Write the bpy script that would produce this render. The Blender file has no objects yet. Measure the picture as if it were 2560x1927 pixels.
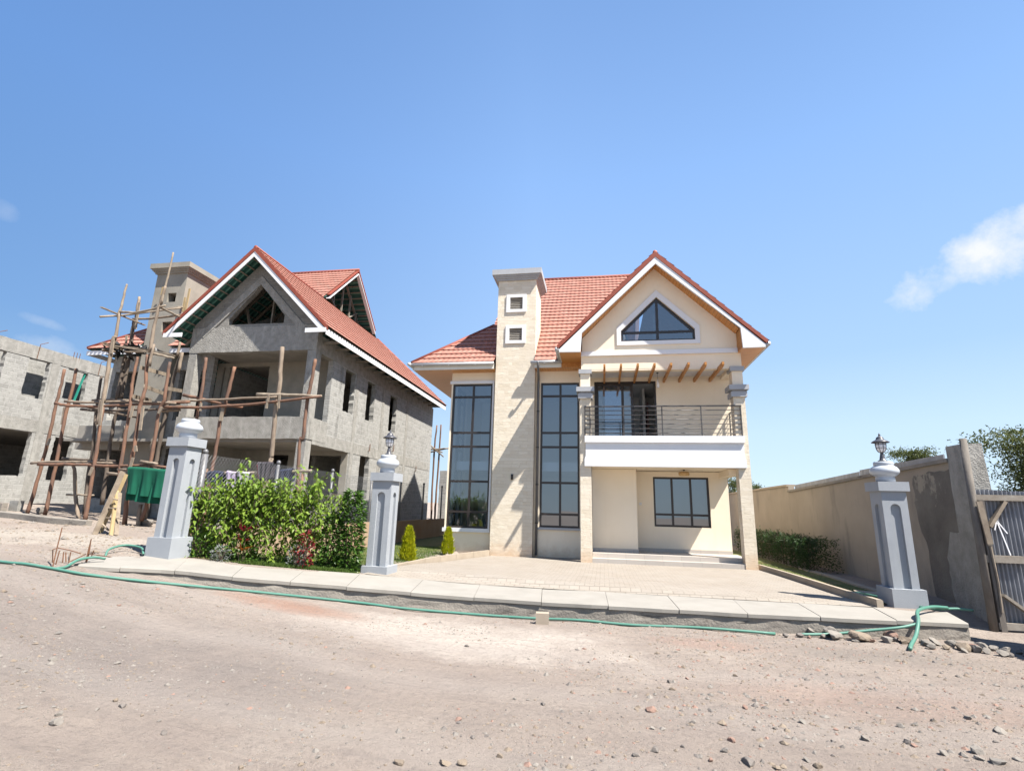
import bpy, math, random
from mathutils import Vector, Matrix, noise as mnoise
from mathutils.geometry import tessellate_polygon
random.seed(7)
S = bpy.context.scene
COL = S.collection
R = math.radians

# ------------------------------------------------------------------ camera, sky, sun, exposure
CAMP = Vector((.7563, -18.2953, 1.7112)); FPX = 1285.0; PITCH, ROLL, YAW = .2339, -.0267, -.1765
fw = Vector((math.sin(YAW)*math.cos(PITCH), math.cos(YAW)*math.cos(PITCH), math.sin(PITCH)))
r0 = Vector((math.cos(YAW), -math.sin(YAW), 0)); d0 = fw.cross(r0)
cr, sr = math.cos(ROLL), math.sin(ROLL)
rt = cr*r0 + sr*d0; dn = -sr*r0 + cr*d0
cam = bpy.data.cameras.new('camera'); co = bpy.data.objects.new('camera', cam); COL.objects.link(co)
cam.sensor_fit = 'HORIZONTAL'; cam.sensor_width = 36; cam.lens = FPX/2560*36
cam.clip_start = .1; cam.clip_end = 3000
M4 = Matrix((rt, -dn, -fw)).transposed().to_4x4(); M4.translation = CAMP
co.matrix_world = M4
S.camera = co

def at(px, py, Y):
    """point of the plane y = Y on the line of sight of a photo pixel (dev helper for positions read off the photo)"""
    d = rt*((px-1280)/FPX) + dn*((py-963.5)/FPX) + fw
    return CAMP + d*((Y-CAMP.y)/d.y)

SUN = Vector((.58, -.28, 1)).normalized()
sl = bpy.data.lights.new('sun', 'SUN'); sl.energy = 5.0; sl.angle = R(.53); sl.color = (1, .95, .87)
so = bpy.data.objects.new('sun', sl); COL.objects.link(so); so.location = (20, -20, 40)
so.rotation_euler = SUN.to_track_quat('Z', 'Y').to_euler()

W = bpy.data.worlds.new('World'); S.world = W; W.use_nodes = True
nt = W.node_tree; nt.nodes.clear()
def N(t, **k):
    n = nt.nodes.new(t)
    for a, b in k.items(): setattr(n, a, b)
    return n
out = N('ShaderNodeOutputWorld'); bg = N('ShaderNodeBackground'); bg.inputs[1].default_value = .079
sky = N('ShaderNodeTexSky', sky_type='NISHITA', sun_disc=False)
sky.sun_elevation = math.asin(SUN.z); sky.sun_rotation = math.atan2(SUN.x, SUN.y)
sky.altitude = 1700; sky.air_density = 1.0; sky.dust_density = .6; sky.ozone_density = 1.6
# clouds: a few small ones at infinity, placed by direction
tc = N('ShaderNodeTexCoord')
acc = None
def vmath(op, a, b=None):
    n = N('ShaderNodeVectorMath', operation=op)
    nt.links.new(a, n.inputs[0])
    if b is not None:
        if isinstance(b, (tuple, Vector)): n.inputs[1].default_value = b
        else: nt.links.new(b, n.inputs[1])
    return n
def fmath(op, a, b, clamp=False):
    n = N('ShaderNodeMath', operation=op); n.use_clamp = clamp
    for i, x in enumerate((a, b)):
        if isinstance(x, (int, float)): n.inputs[i].default_value = x
        else: nt.links.new(x, n.inputs[i])
    return n.outputs[0]
def dirpx(px, py): return (rt*((px-1280)/FPX) + dn*((py-963.5)/FPX) + fw).normalized()
nz = N('ShaderNodeTexNoise'); nz.inputs['Scale'].default_value = 11; nz.inputs['Detail'].default_value = 9; nz.inputs['Roughness'].default_value = .62
nt.links.new(tc.outputs['Generated'], nz.inputs['Vector'])
for (x, y, sx, sy, rot, gain) in ((2560, 610, .12, .050, -22, 1.0), (2440, 650, .10, .042, -24, 1.0), (2370, 690, .07, .03, -24, .85), (2290, 722, .03, .008, -30, .45), (2240, 745, .016, .006, -20, .25), (140, 875, .045, .02, 12, .32), (110, 805, .03, .008, 18, .2), (10, 525, .018, .012, 40, .12)):
    c = dirpx(x, y); a = R(rot)
    e1 = (dirpx(x+60*math.cos(a), y+60*math.sin(a))-c).normalized(); e2 = c.cross(e1).normalized()
    u = vmath('DOT_PRODUCT', tc.outputs['Generated'], e1).outputs['Value']; u = fmath('SUBTRACT', u, c.dot(e1))
    v = vmath('DOT_PRODUCT', tc.outputs['Generated'], e2).outputs['Value']; v = fmath('SUBTRACT', v, c.dot(e2))
    q = fmath('ADD', fmath('POWER', fmath('ABSOLUTE', fmath('DIVIDE', u, sx), 0), 2), fmath('POWER', fmath('ABSOLUTE', fmath('DIVIDE', v, sy), 0), 2))
    m = fmath('SUBTRACT', 1.0, q)                      # 1 in the middle, 0 at the rim
    fr = vmath('DOT_PRODUCT', tc.outputs['Generated'], c).outputs['Value']
    m = fmath('MINIMUM', m, fmath('MULTIPLY', fr, 4))
    m = fmath('MAXIMUM', m, -1.0)
    m = fmath('ADD', m, fmath('MULTIPLY', fmath('SUBTRACT', nz.outputs['Fac'], .53), 4.2))
    m = fmath('MULTIPLY', fmath('MULTIPLY', m, .8, True), gain, True)
    acc = m if acc is None else fmath('MAXIMUM', acc, m)
mix = N('ShaderNodeMixRGB'); nt.links.new(acc, mix.inputs[0]); # hazy equatorial noon: the clear sky whitens towards the horizon
sx_ = N('ShaderNodeSeparateXYZ'); nt.links.new(tc.outputs['Generated'], sx_.inputs[0])
rp_ = N('ShaderNodeValToRGB'); el = rp_.color_ramp.elements
SKYC = ((0., (3.3, 4.1, 4.8)), (.14, (2.95, 3.9, 4.9)), (.26, (2.15, 3.25, 4.9)), (.57, (1.5, 2.62, 4.75)), (.76, (1.08, 2.0, 3.9)), (1., (.7, 1.45, 3.1)))
el[0].position = 0.; el[1].position = 1.
for p_, c_ in SKYC[1:-1]: el.new(p_)
for e_, (p_, c_) in zip(sorted(el, key=lambda e: e.position), SKYC): e_.color = (*[v_/5 for v_ in c_], 1)
nt.links.new(sx_.outputs[2], rp_.inputs[0])
aw = fmath('MAXIMUM', fmath('SUBTRACT', fmath('MULTIPLY', sx_.outputs[0], -1), .12), 0)      # the side away from the sun is a deeper blue
lrc = N('ShaderNodeCombineXYZ')
for i_, k_ in enumerate((4.3, 3.3, 2.3)): nt.links.new(fmath('SUBTRACT', 5.15, fmath('MULTIPLY', aw, k_)), lrc.inputs[i_])
lr = lrc.outputs[0]
sm = N('ShaderNodeMixRGB', blend_type='MULTIPLY'); sm.inputs[0].default_value = 1; nt.links.new(rp_.outputs[0], sm.inputs[1]); nt.links.new(lr, sm.inputs[2])
mx0 = N('ShaderNodeMixRGB'); mx0.inputs[0].default_value = .88; nt.links.new(sky.outputs[0], mx0.inputs[1]); nt.links.new(sm.outputs[0], mx0.inputs[2]); sm = mx0
nt.links.new(sm.outputs[0], mix.inputs[1]); mix.inputs[2].default_value = (4.4, 4.55, 4.75, 1)
nt.links.new(mix.outputs[0], bg.inputs[0]); nt.links.new(bg.outputs[0], out.inputs[0])

vs = S.view_settings; vs.view_transform = 'Standard'; vs.look = 'None'; vs.gamma = 1; vs.exposure = 1.45
S.cycles.max_bounces = 8; S.cycles.transparent_max_bounces = 24; S.cycles.caustics_reflective = False; S.cycles.caustics_refractive = False
try: S.cycles.use_denoising = True
except Exception: pass

# ------------------------------------------------------------------ materials
class NT:
    def __init__(s, name):
        s.m = bpy.data.materials.new(name); s.m.use_nodes = True; s.t = s.m.node_tree; s.t.nodes.clear()
        s.o = s.n('ShaderNodeOutputMaterial'); s.p = s.n('ShaderNodeBsdfPrincipled'); s.l(s.p.outputs[0], s.o.inputs[0])
        s._pos = None
    def n(s, t, **k):
        n = s.t.nodes.new(t)
        for a, b in k.items(): setattr(n, a, b)
        return n
    def l(s, a, b): s.t.links.new(a, b)
    def val(s, sock, x):
        if isinstance(x, (int, float)): sock.default_value = x
        elif isinstance(x, (tuple, list)): sock.default_value = (*x, 1)[:4] if len(x) == 3 and sock.type == 'RGBA' else x
        else: s.l(x, sock)
    def geo(s):
        if not s._pos: s._pos = s.n('ShaderNodeNewGeometry')
        return s._pos
    def pos(s): return s.geo().outputs['Position']
    def math(s, op, a, b=0., clamp=False):
        n = s.n('ShaderNodeMath', operation=op); n.use_clamp = clamp
        s.val(n.inputs[0], a); s.val(n.inputs[1], b); return n.outputs[0]
    def noise(s, scale, detail=4, rough=.55, vec=None, dist=0.):
        n = s.n('ShaderNodeTexNoise'); n.inputs['Scale'].default_value = scale; n.inputs['Detail'].default_value = detail
        n.inputs['Roughness'].default_value = rough; n.inputs['Distortion'].default_value = dist
        s.l(vec or s.pos(), n.inputs['Vector']); return n.outputs['Fac']
    def ramp(s, f, lo, hi):
        n = s.n('ShaderNodeMapRange'); n.clamp = True
        s.l(f, n.inputs[0]); n.inputs[1].default_value = lo; n.inputs[2].default_value = hi; return n.outputs[0]
    def mix(s, f, a, b, mode='MIX'):
        n = s.n('ShaderNodeMixRGB', blend_type=mode); s.val(n.inputs[0], f); s.val(n.inputs[1], a); s.val(n.inputs[2], b); return n.outputs[0]
    def scale(s, vec, sc):
        n = s.n('ShaderNodeVectorMath', operation='MULTIPLY'); s.l(vec, n.inputs[0]); n.inputs[1].default_value = sc; return n.outputs[0]
    def wall_uv(s, flat=False):
        sep = s.n('ShaderNodeSeparateXYZ'); s.l(s.pos(), sep.inputs[0]); c = s.n('ShaderNodeCombineXYZ')
        if flat: s.l(sep.outputs[0], c.inputs[0]); s.l(sep.outputs[1], c.inputs[1]); return c.outputs[0]
        ns = s.n('ShaderNodeSeparateXYZ'); s.l(s.geo().outputs['True Normal'], ns.inputs[0])
        f = s.math('GREATER_THAN', s.math('ABSOLUTE', ns.outputs[0]), .6)
        u = s.math('ADD', s.math('MULTIPLY', sep.outputs[1], f), s.math('MULTIPLY', sep.outputs[0], s.math('SUBTRACT', 1., f)))
        s.l(u, c.inputs[0]); s.l(sep.outputs[2], c.inputs[1]); return c.outputs[0]
    def bump(s, h, strength=.5, dist=.01, prev=None):
        b = s.n('ShaderNodeBump'); b.inputs['Strength'].default_value = strength; b.inputs['Distance'].default_value = dist
        s.l(h, b.inputs['Height'])
        if prev: s.l(prev, b.inputs['Normal'])
        return b.outputs[0]
    def fin(s, color, rough=.85, normal=None, spec=.3, metal=0.):
        p = s.p; s.val(p.inputs['Base Color'], color); s.val(p.inputs['Roughness'], rough); p.inputs['Metallic'].default_value = metal
        p.inputs['Specular IOR Level'].default_value = spec
        if normal: s.l(normal, p.inputs['Normal'])
        return s.m

def mat(name, c1, c2=None, sc=3., rough=.85, bs=60., bd=.004, bst=.5, spec=.3, metal=0., stain=None, detail=5):
    """two tones mixed by noise, optional stain (colour, scale vector, lo, hi, amount), fine bump"""
    t = NT(name); c = c1
    if c2: c = t.mix(t.ramp(t.noise(sc, detail, .6), .32, .68), c1, c2)
    if stain:
        col, sv, lo, hi, am = stain
        f = t.noise(1., 6, .65, t.scale(t.pos(), sv)); c = t.mix(t.math('MULTIPLY', t.ramp(f, lo, hi), am), c, col)
    nm = t.bump(t.noise(bs, 5, .6), bst, bd) if bd else None
    return t.fin(c, rough, nm, spec, metal)

def brickmat(name, tones, mortar, bw, bh, ms, noise_amt=.35, bd=.012, rough=.9, flat=False, squash=1., nscale=2.5, rot=0., off=.5, msm=.2, warp=0., grain=45., blot=0.):
    t = NT(name); uv = t.wall_uv(flat)
    if rot:
        mp = t.n('ShaderNodeMapping'); mp.inputs['Rotation'].default_value[2] = rot; t.l(uv, mp.inputs[0]); uv = mp.outputs[0]
    if warp:
        ns = t.n('ShaderNodeTexNoise'); ns.inputs['Scale'].default_value = 3; t.l(t.pos(), ns.inputs['Vector'])
        v = t.n('ShaderNodeVectorMath', operation='MULTIPLY_ADD'); t.l(ns.outputs['Color'], v.inputs[0]); v.inputs[1].default_value = (warp, warp, 0); t.l(uv, v.inputs[2]); uv = v.outputs[0]
    b = t.n('ShaderNodeTexBrick'); t.l(uv, b.inputs['Vector']); b.offset = off; b.squash = squash
    b.inputs['Scale'].default_value = 1; b.inputs['Mortar Size'].default_value = ms; b.inputs['Mortar Smooth'].default_value = msm
    b.inputs['Brick Width'].default_value = bw; b.inputs['Row Height'].default_value = bh; b.inputs['Bias'].default_value = 0
    t.val(b.inputs['Color1'], tones[0]); t.val(b.inputs['Color2'], tones[1]); t.val(b.inputs['Mortar'], mortar)
    c = b.outputs['Color']
    n1 = t.noise(nscale, 6, .65); c = t.mix(t.math('MULTIPLY', t.ramp(n1, .3, .7), noise_amt), c, tones[2])
    if blot: c = t.mix(t.math('MULTIPLY', t.ramp(t.noise(6., 6, .75), .52, .66), blot), c, (.12, .115, .105))
    n2 = t.noise(grain, 5, .7)
    nm = t.bump(b.outputs['Fac'], .8, -bd); nm = t.bump(n2, .5, bd*.8, nm)
    return t.fin(c, rough, nm, .2)

def leafmat(name, c1, c2, trans=.4, rough=.5):
    t = NT(name); geo = t.n('ShaderNodeObjectInfo')
    c = t.mix(t.ramp(t.noise(9., 3), .35, .65), c1, c2)
    c = t.fin(c, rough, None, .35) and c
    tr = t.n('ShaderNodeBsdfTranslucent'); t.val(tr.inputs[0], c); mx = t.n('ShaderNodeMixShader'); mx.inputs[0].default_value = trans
    t.l(t.p.outputs[0], mx.inputs[1]); t.l(tr.outputs[0], mx.inputs[2]); t.l(mx.outputs[0], t.o.inputs[0]); return t.m

def glassmat(name, tint=(.62, .72, .8), boost=1.5, base=.03):
    t = NT(name); tr = t.n('ShaderNodeBsdfTransparent'); tr.inputs[0].default_value = (*tint, 1)
    gl = t.n('ShaderNodeBsdfGlossy'); gl.inputs['Roughness'].default_value = 0; gl.inputs['Color'].default_value = (.9, .95, 1, 1)
    fr = t.n('ShaderNodeFresnel'); fr.inputs['IOR'].default_value = 1.52
    f = t.math('ADD', t.math('MULTIPLY', fr.outputs[0], boost), base, True)
    mx = t.n('ShaderNodeMixShader'); t.l(f, mx.inputs[0]); t.l(tr.outputs[0], mx.inputs[1]); t.l(gl.outputs[0], mx.inputs[2]); t.l(mx.outputs[0], t.o.inputs[0]); return t.m

def woodmat(name, c1, c2, axis=(3., 3., .5), rough=.8, bd=.006):
    t = NT(name); v = t.scale(t.pos(), tuple(6*a for a in axis)); f = t.noise(1., 6, .65, v)
    c = t.mix(t.ramp(f, .33, .67), c1, c2)
    return t.fin(c, rough, t.bump(t.noise(1., 5, .7, t.scale(t.pos(), tuple(20*a for a in axis))), .6, bd), .25)

def plankmat(name, c1, c2, pitch=.1, along='Y'):
    t = NT(name); sep = t.n('ShaderNodeSeparateXYZ'); t.l(t.pos(), sep.inputs[0])
    i = 0 if along == 'Y' else 1
    q = t.math('DIVIDE', sep.outputs[i], pitch); fr = t.math('FRACT', q); fl = t.math('FLOOR', q)
    groove = t.math('LESS_THAN', fr, .09)
    wn = t.n('ShaderNodeTexWhiteNoise', noise_dimensions='1D'); t.l(fl, wn.inputs['W'])
    gr = t.noise(1., 5, .6, t.scale(t.pos(), (40, 3, 40) if along == 'Y' else (3, 40, 40)))
    c = t.mix(t.ramp(gr, .3, .7), c1, c2); c = t.mix(t.math('MULTIPLY', wn.outputs[0], .45), c, c2)
    c = t.mix(t.math('MULTIPLY', groove, .75), c, tuple(x*.35 for x in c2))
    return t.fin(c, .35, t.bump(groove, .6, -.006), .4)

def creammat():
    t = NT('cream_plaster'); c = t.mix(t.ramp(t.noise(.8, 5, .6), .32, .68), (.78, .685, .545), (.74, .64, .495))
    c = t.mix(t.math('MULTIPLY', t.ramp(t.noise(1., 6, .65, t.scale(t.pos(), (5, 5, .4))), .56, .78), .22), c, (.60, .49, .35))
    c = t.mix(t.math('MULTIPLY', t.ramp(t.noise(30., 4, .7), .55, .75), .12), c, (.62, .52, .39))
    return c, t
SPL = None
m_cream_low = mat('pale_plaster', (.72, .65, .54), (.66, .59, .48), 1.2, .85, 120, .003, .4, stain=((.58, .42, .28), (1.5, 1.5, .8), .55, .8, .35))
m_white = mat('white_paint', (0.664, 0.664, 0.6723), (0.6308, 0.6308, 0.6474), 1.5, .6, 90, .002, .3, stain=((0.498, 0.4814, 0.4482), (3, 3, .6), .62, .85, .3))
m_int = mat('white_interior_wall', (.78, .77, .74), (.74, .73, .7), 1., .8, 100, .001, .2)
def splash(t, c, h, col):
    s = t.n('ShaderNodeSeparateXYZ'); t.l(t.pos(), s.inputs[0])
    q = t.math('SUBTRACT', t.math('ADD', 1., t.math('MULTIPLY', t.math('SUBTRACT', t.noise(3., 6, .7), .5), 2.)), t.math('DIVIDE', s.outputs[2], h))
    return t.mix(t.math('MULTIPLY', t.ramp(q, 0., 1.), .6), c, col)
def stonemat():
    t = NT('cream_stone_cladding'); uv = t.wall_uv()
    ns = t.n('ShaderNodeTexNoise'); ns.inputs['Scale'].default_value = 2.2; t.l(t.pos(), ns.inputs['Vector'])
    v = t.n('ShaderNodeVectorMath', operation='MULTIPLY_ADD'); t.l(ns.outputs['Color'], v.inputs[0]); v.inputs[1].default_value = (.12, .09, 0); t.l(uv, v.inputs[2]); uv = v.outputs[0]
    def br(w, h, off):
        b = t.n('ShaderNodeTexBrick'); t.l(uv, b.inputs['Vector']); b.offset = off; b.offset_frequency = 2; b.squash = .62; b.squash_frequency = 3
        b.inputs['Scale'].default_value = 1; b.inputs['Mortar Size'].default_value = .0025; b.inputs['Mortar Smooth'].default_value = .6; b.inputs['Brick Width'].default_value = w; b.inputs['Row Height'].default_value = h
        t.val(b.inputs['Color1'], (.68, .605, .49)); t.val(b.inputs['Color2'], (.57, .49, .375)); t.val(b.inputs['Mortar'], (.53, .445, .335)); return b
    b1 = br(.58, .125, .41); b2 = br(.40, .125, .63)
    sel = t.math('GREATER_THAN', t.noise(.9, 2), .5)
    c = t.mix(sel, b1.outputs['Color'], b2.outputs['Color']); f = t.mix(sel, b1.outputs['Fac'], b2.outputs['Fac'])
    c = t.mix(t.math('MULTIPLY', t.ramp(t.noise(3.5, 6, .7), .35, .7), .5), c, (.65, .59, .49))
    c = t.mix(t.math('MULTIPLY', t.ramp(t.noise(1., 6, .75, t.scale(t.pos(), (5, 5, 16))), .66, .74), .75), c, (.30, .21, .125))
    c = t.mix(t.math('MULTIPLY', t.ramp(t.noise(1.2, 3, .6), .45, .7), .2), c, (.56, .50, .42))
    c = splash(t, c, .55, (.50, .315, .18))
    nm = t.bump(f, .7, -.010); nm = t.bump(t.noise(1., 6, .75, t.scale(t.pos(), (8, 8, 26))), .8, .018, nm)
    return t.fin(c, .9, nm, .2)
m_stone = stonemat()
_c, _t = creammat(); _c = splash(_t, _c, .4, (.50, .35, .22))
m_cream = _t.fin(_c, .85, _t.bump(_t.noise(2., 4, .6), .3, .015, _t.bump(_t.noise(110, 5, .6), .45, .004)), .25)
m_louvre = mat('grey_louvre', (.30, .285, .26), None, 1, .5, 0, 0)
m_tile = mat('red_stone_coated_tile', (0.3356, 0.1601, 0.1253), (0.2627, 0.119, 0.09072), 7., .9, 300, .002, .6, stain=((0.3648, 0.2134, 0.1728), (2.5, 2.5, 2.5), .48, .72, .55), detail=7, spec=.15)
m_trim = mat('red_ridge_metal', (0.2376, 0.0612, 0.036), (0.2016, 0.0468, 0.0288), 3., .6, 300, .001, .4)
m_soffit = plankmat('varnished_pine_soffit', (0.598, 0.2875, 0.08625), (0.414, 0.1667, 0.04025), .1, 'Y')
m_soffit2 = plankmat('varnished_pine_soffit_side', (0.598, 0.2875, 0.08625), (0.414, 0.1667, 0.04025), .1, 'X')
m_pine = woodmat('varnished_pine', (.50, .24, .075), (.34, .14, .04), (3, .5, 3), .45)
m_frame = mat('dark_brown_aluminium', (.022, .016, .014), (.028, .021, .018), 4., .4, 0, 0, spec=.5)
m_glass = glassmat('window_glass', (.58, .68, .80), 2.2, .10)
m_rail = mat('dark_painted_steel', (.05, .045, .045), (.065, .06, .06), 6., .45, 0, 0, spec=.5)
m_gutter = mat('pale_grey_gutter', (0.425, 0.425, 0.425), (0.374, 0.374, 0.3825), 3., .4, 0, 0, spec=.5)
m_pipe = mat('grey_downpipe', (0.102, 0.102, 0.108), (0.12, 0.12, 0.126), 3., .4, 0, 0, spec=.5)
m_fascia = mat('cream_fascia', (0.629, 0.612, 0.561), (0.595, 0.5695, 0.51), 3., .5, 0, 0)
m_capgrey = mat('grey_painted_moulding', (0.357, 0.3655, 0.3825), (0.3145, 0.323, 0.34), 3., .75, 150, .003, .5)
m_ftile = brickmat('grey_floor_tile', ((0.416, 0.376, 0.336), (0.368, 0.336, 0.304), (0.464, 0.432, 0.4)), (0.24, 0.224, 0.208), .6, .6, .004, .3, .002, .35, flat=True)
m_dark = mat('black_fitting', (.015, .015, .016), None, 1, .4, 0, 0, spec=.5)
m_block = brickmat('concrete_block', ((0.2043, 0.1997, 0.188), (0.2876, 0.2825, 0.2664), (0.3481, 0.3406, 0.3199)), (0.3633, 0.356, 0.3359), .40, .20, .014, .62, .02, nscale=2.2, warp=.06, grain=22, blot=.5)
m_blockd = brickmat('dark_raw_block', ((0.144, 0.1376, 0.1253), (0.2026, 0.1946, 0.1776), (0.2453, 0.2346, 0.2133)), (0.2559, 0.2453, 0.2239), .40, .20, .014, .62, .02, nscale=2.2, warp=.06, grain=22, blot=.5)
m_rough = mat('rough_cast_concrete', (0.304, 0.292, 0.268), (0.208, 0.2, 0.1824), 4.5, .95, 26, .035, .9, stain=((0.368, 0.356, 0.328), (3.5, 3.5, .7), .52, .68, .65))
m_render = mat('bare_cement_render', (0.2675, 0.2466, 0.2078), (0.2006, 0.1877, 0.1607), 1.6, .9, 40, .006, .5, stain=((0.2816, 0.2613, 0.2234), (1.5, 1.5, .5), .5, .7, .6))
m_slabdark = mat('raw_slab_concrete', (.27, .25, .22), (.2, .19, .17), 1.5, .95, 30, .01, .6)
def greenmat():
    t = NT('green_sheet_underside'); sep = t.n('ShaderNodeSeparateXYZ'); t.l(t.pos(), sep.inputs[0])
    w = t.math('SINE', t.math('MULTIPLY', sep.outputs[1], 26.))
    c = t.mix(t.ramp(w, .2, .8), (.025, .09, .075), (.10, .24, .20)); return t.fin(c, .5, t.bump(w, .8, .012), .4)
m_green = greenmat()
m_timber = woodmat('grey_truss_timber', (0.27, 0.243, 0.207), (0.18, 0.1485, 0.117), (0.95, 0.95, 0.95))
m_plank = woodmat('weathered_plank', (0.28, 0.231, 0.175), (0.168, 0.133, 0.1015), (0.7, 0.7, 0.7))
m_newwood = woodmat('fresh_sawn_timber', (0.3472, 0.2666, 0.1488), (0.2728, 0.1984, 0.0992), (0.62, 0.62, 0.372))
m_pole = woodmat('red_bark_pole', (0.1951, 0.1017, 0.06375), (0.09027, 0.05865, 0.04675), (0.8075, 0.874, 0.2975), .8, .012)
m_poleg = woodmat('grey_bark_pole', (0.255, 0.2025, 0.1537), (0.1275, 0.0975, 0.075), (0.9, 0.9, 0.2625), .85, .012)
m_polew = woodmat('weathered_grey_pole', (.17, .15, .13), (.105, .092, .08), (1.2, 1.2, .35), .85, .012)
m_poled = woodmat('dark_old_pole', (.12, .095, .075), (.07, .055, .045), (1.2, 1.2, .35), .85, .012)
m_pillar = mat('grey_textured_paint', (0.2921, 0.308, 0.3285), (0.2619, 0.2776, 0.2991), 2.5, .85, 70, .010, .6, stain=((0.3626, 0.3736, 0.3826), (6, 6, .8), .6, .8, .3))
m_urn = mat('pale_grey_smooth_paint', (0.4, 0.424, 0.456), (0.376, 0.4, 0.432), 2., .35, 0, 0, spec=.5)
m_lampiron = mat('black_lamp_metal', (.045, .045, .052), (.07, .07, .08), 12., .4, 60, .002, .4, spec=.5)
m_frost = mat('frosted_lamp_glass', (.72, .72, .74), None, 1, .25, 0, 0, spec=.6)
m_pave = mat('pavement_concrete', (0.2595, 0.2424, 0.2166), (0.227, 0.2118, 0.1873), 1.7, .9, 70, .004, .5, stain=((0.1838, 0.1699, 0.1493), (1.3, 1.3, 1.3), .52, .75, .5))
m_wallconc = mat('cracked_kerb_concrete', (0.24, 0.216, 0.186), (0.18, 0.162, 0.141), 2.2, .95, 25, .02, .8, stain=((0.078, 0.069, 0.06), (2.2, 2.2, 9), .57, .66, .75))
m_kerb = mat('kerb_stone', (0.3248, 0.2726, 0.2146), (0.2784, 0.232, 0.1798), 3., .9, 60, .006, .5)
m_paver = brickmat('cream_block_paving', ((0.2622, 0.2288, 0.1913), (0.2264, 0.1956, 0.1631), (0.2801, 0.2559, 0.2258)), (0.149, 0.1264, 0.1004), .22, .11, .008, .55, .006, .9, flat=True, nscale=1.1)
m_hose = mat('teal_pvc_pipe', (0.055, 0.1643, 0.1245), (0.0825, 0.1855, 0.1458), 2.5, .45, 0, 0, spec=.3, stain=((0.198, 0.2014, 0.1749), (3, 3, 3), .55, .8, .35))
m_rust = mat('rusty_rebar', (.10, .05, .03), (.16, .075, .04), 12., .9, 0, 0)
m_bwall = mat('stained_yard_wall', (0.3034, 0.2623, 0.2156), (0.2542, 0.2193, 0.1813), .9, .92, 35, .012, .7, stain=((0.1394, 0.1247, 0.1078), (2.2, 1.5, .33), .54, .7, .6))
m_bwall2 = mat('dark_patched_cement', (.17, .155, .135), (.10, .09, .08), 1.1, .95, 20, .02, .8, stain=((.30, .27, .22), (1.2, 1.2, 1.0), .56, .6, .8))
m_lowwall = mat('low_plaster_wall', (0.3458, 0.2594, 0.1862), (0.3125, 0.2195, 0.1463), 1.3, .9, 50, .005, .5, stain=((0.3325, 0.1596, 0.0798), (.9, .9, 1.4), .52, .7, .6))
m_zinc = mat('weathered_corrugated_iron', (.27, .28, .30), (.19, .195, .21), 2.5, .55, 0, 0, spec=.4, metal=.35, stain=((.42, .43, .45), (5, 5, .5), .5, .7, .5))
m_chalk = mat('white_chalk_mark', (.72, .72, .74), None, 1, .9, 0, 0)
m_mesh = mat('galvanised_wire', (0.15, 0.155, 0.165), None, 1, .45, 0, 0, metal=.5)
m_soil = mat('garden_soil', (.20, .12, .075), (.15, .10, .06), 4., .95, 60, .02, .7)
m_bark = mat('tree_bark', (.12, .09, .065), (.08, .06, .045), 8., .95, 30, .02, .7)
m_vine = leafmat('bright_creeper_leaf', (.105, .19, .018), (.22, .31, .04), .45)
m_shrub = leafmat('glossy_shrub_leaf', (.035, .085, .014), (.08, .155, .022), .3, .4)
m_hedge = leafmat('dark_hedge_leaf', (.018, .045, .010), (.04, .085, .018), .3)
m_acacia = leafmat('acacia_leaf', (.06, .078, .022), (.115, .135, .042), .35)
m_thuja = leafmat('golden_thuja_leaf', (0.4312, 0.4312, 0.01125), (0.3375, 0.375, 0.01406), .45)
m_palm = leafmat('grey_green_palm_leaf', (.10, .13, .06), (.15, .18, .09), .35)
m_redleaf = leafmat('red_leaf', (.24, .02, .02), (.13, .015, .03), .35)
m_orange = leafmat('orange_leaf', (.45, .16, .02), (.35, .06, .02), .35)
m_silver = leafmat('silver_leaf', (0.252, 0.266, 0.252), (0.196, 0.217, 0.203), .3)
m_grass = leafmat('lawn_grass', (0.0595, 0.1105, 0.0187), (0.102, 0.153, 0.02975), .35)
m_gcloth = mat('green_cotton', (0.0031, 0.0806, 0.0465), (0.00248, 0.0651, 0.0372), 3., .9, 250, .002, .5)
m_cnavy = mat('navy_denim', (.016, .022, .05), (.012, .016, .035), 4., .9, 200, .002, .5)
m_clav = mat('lavender_cotton', (0.288, 0.24, 0.336), (0.32, 0.272, 0.36), 4., .9, 0, 0)
m_cwhite = mat('white_cotton', (0.304, 0.296, 0.32), None, 4., .9, 0, 0)
m_cdark = mat('charcoal_fleece', (.03, .026, .032), (.04, .035, .042), 4., .95, 150, .003, .5)
m_cred = mat('red_lining', (.22, .01, .015), None, 4., .85, 0, 0)
m_rockg = mat('grey_rock', (0.216, 0.1944, 0.1692), (0.144, 0.1296, 0.1152), 6., .95, 40, .012, .7)
m_rockt = mat('tan_rock', (0.2053, 0.1652, 0.125), (0.1518, 0.1205, 0.09151), 6., .95, 40, .012, .7)
m_rockr = mat('reddish_rock', (0.2448, 0.153, 0.119), (0.1904, 0.1258, 0.0986), 6., .95, 40, .012, .7)
m_rockd = mat('dark_rock', (0.1125, 0.099, 0.0885), (0.1575, 0.1387, 0.1237), 6., .95, 40, .012, .7)
m_plastic = mat('torn_plastic', (.62, .62, .64), None, 1, .3, 0, 0, spec=.5)
m_doorwood = mat('brown_inside_door', (.11, .035, .02), (.08, .025, .015), 5., .4, 0, 0)
m_wicker = woodmat('woven_cane_shade', (.55, .38, .19), (.36, .22, .1), (4, 4, 6))

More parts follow.
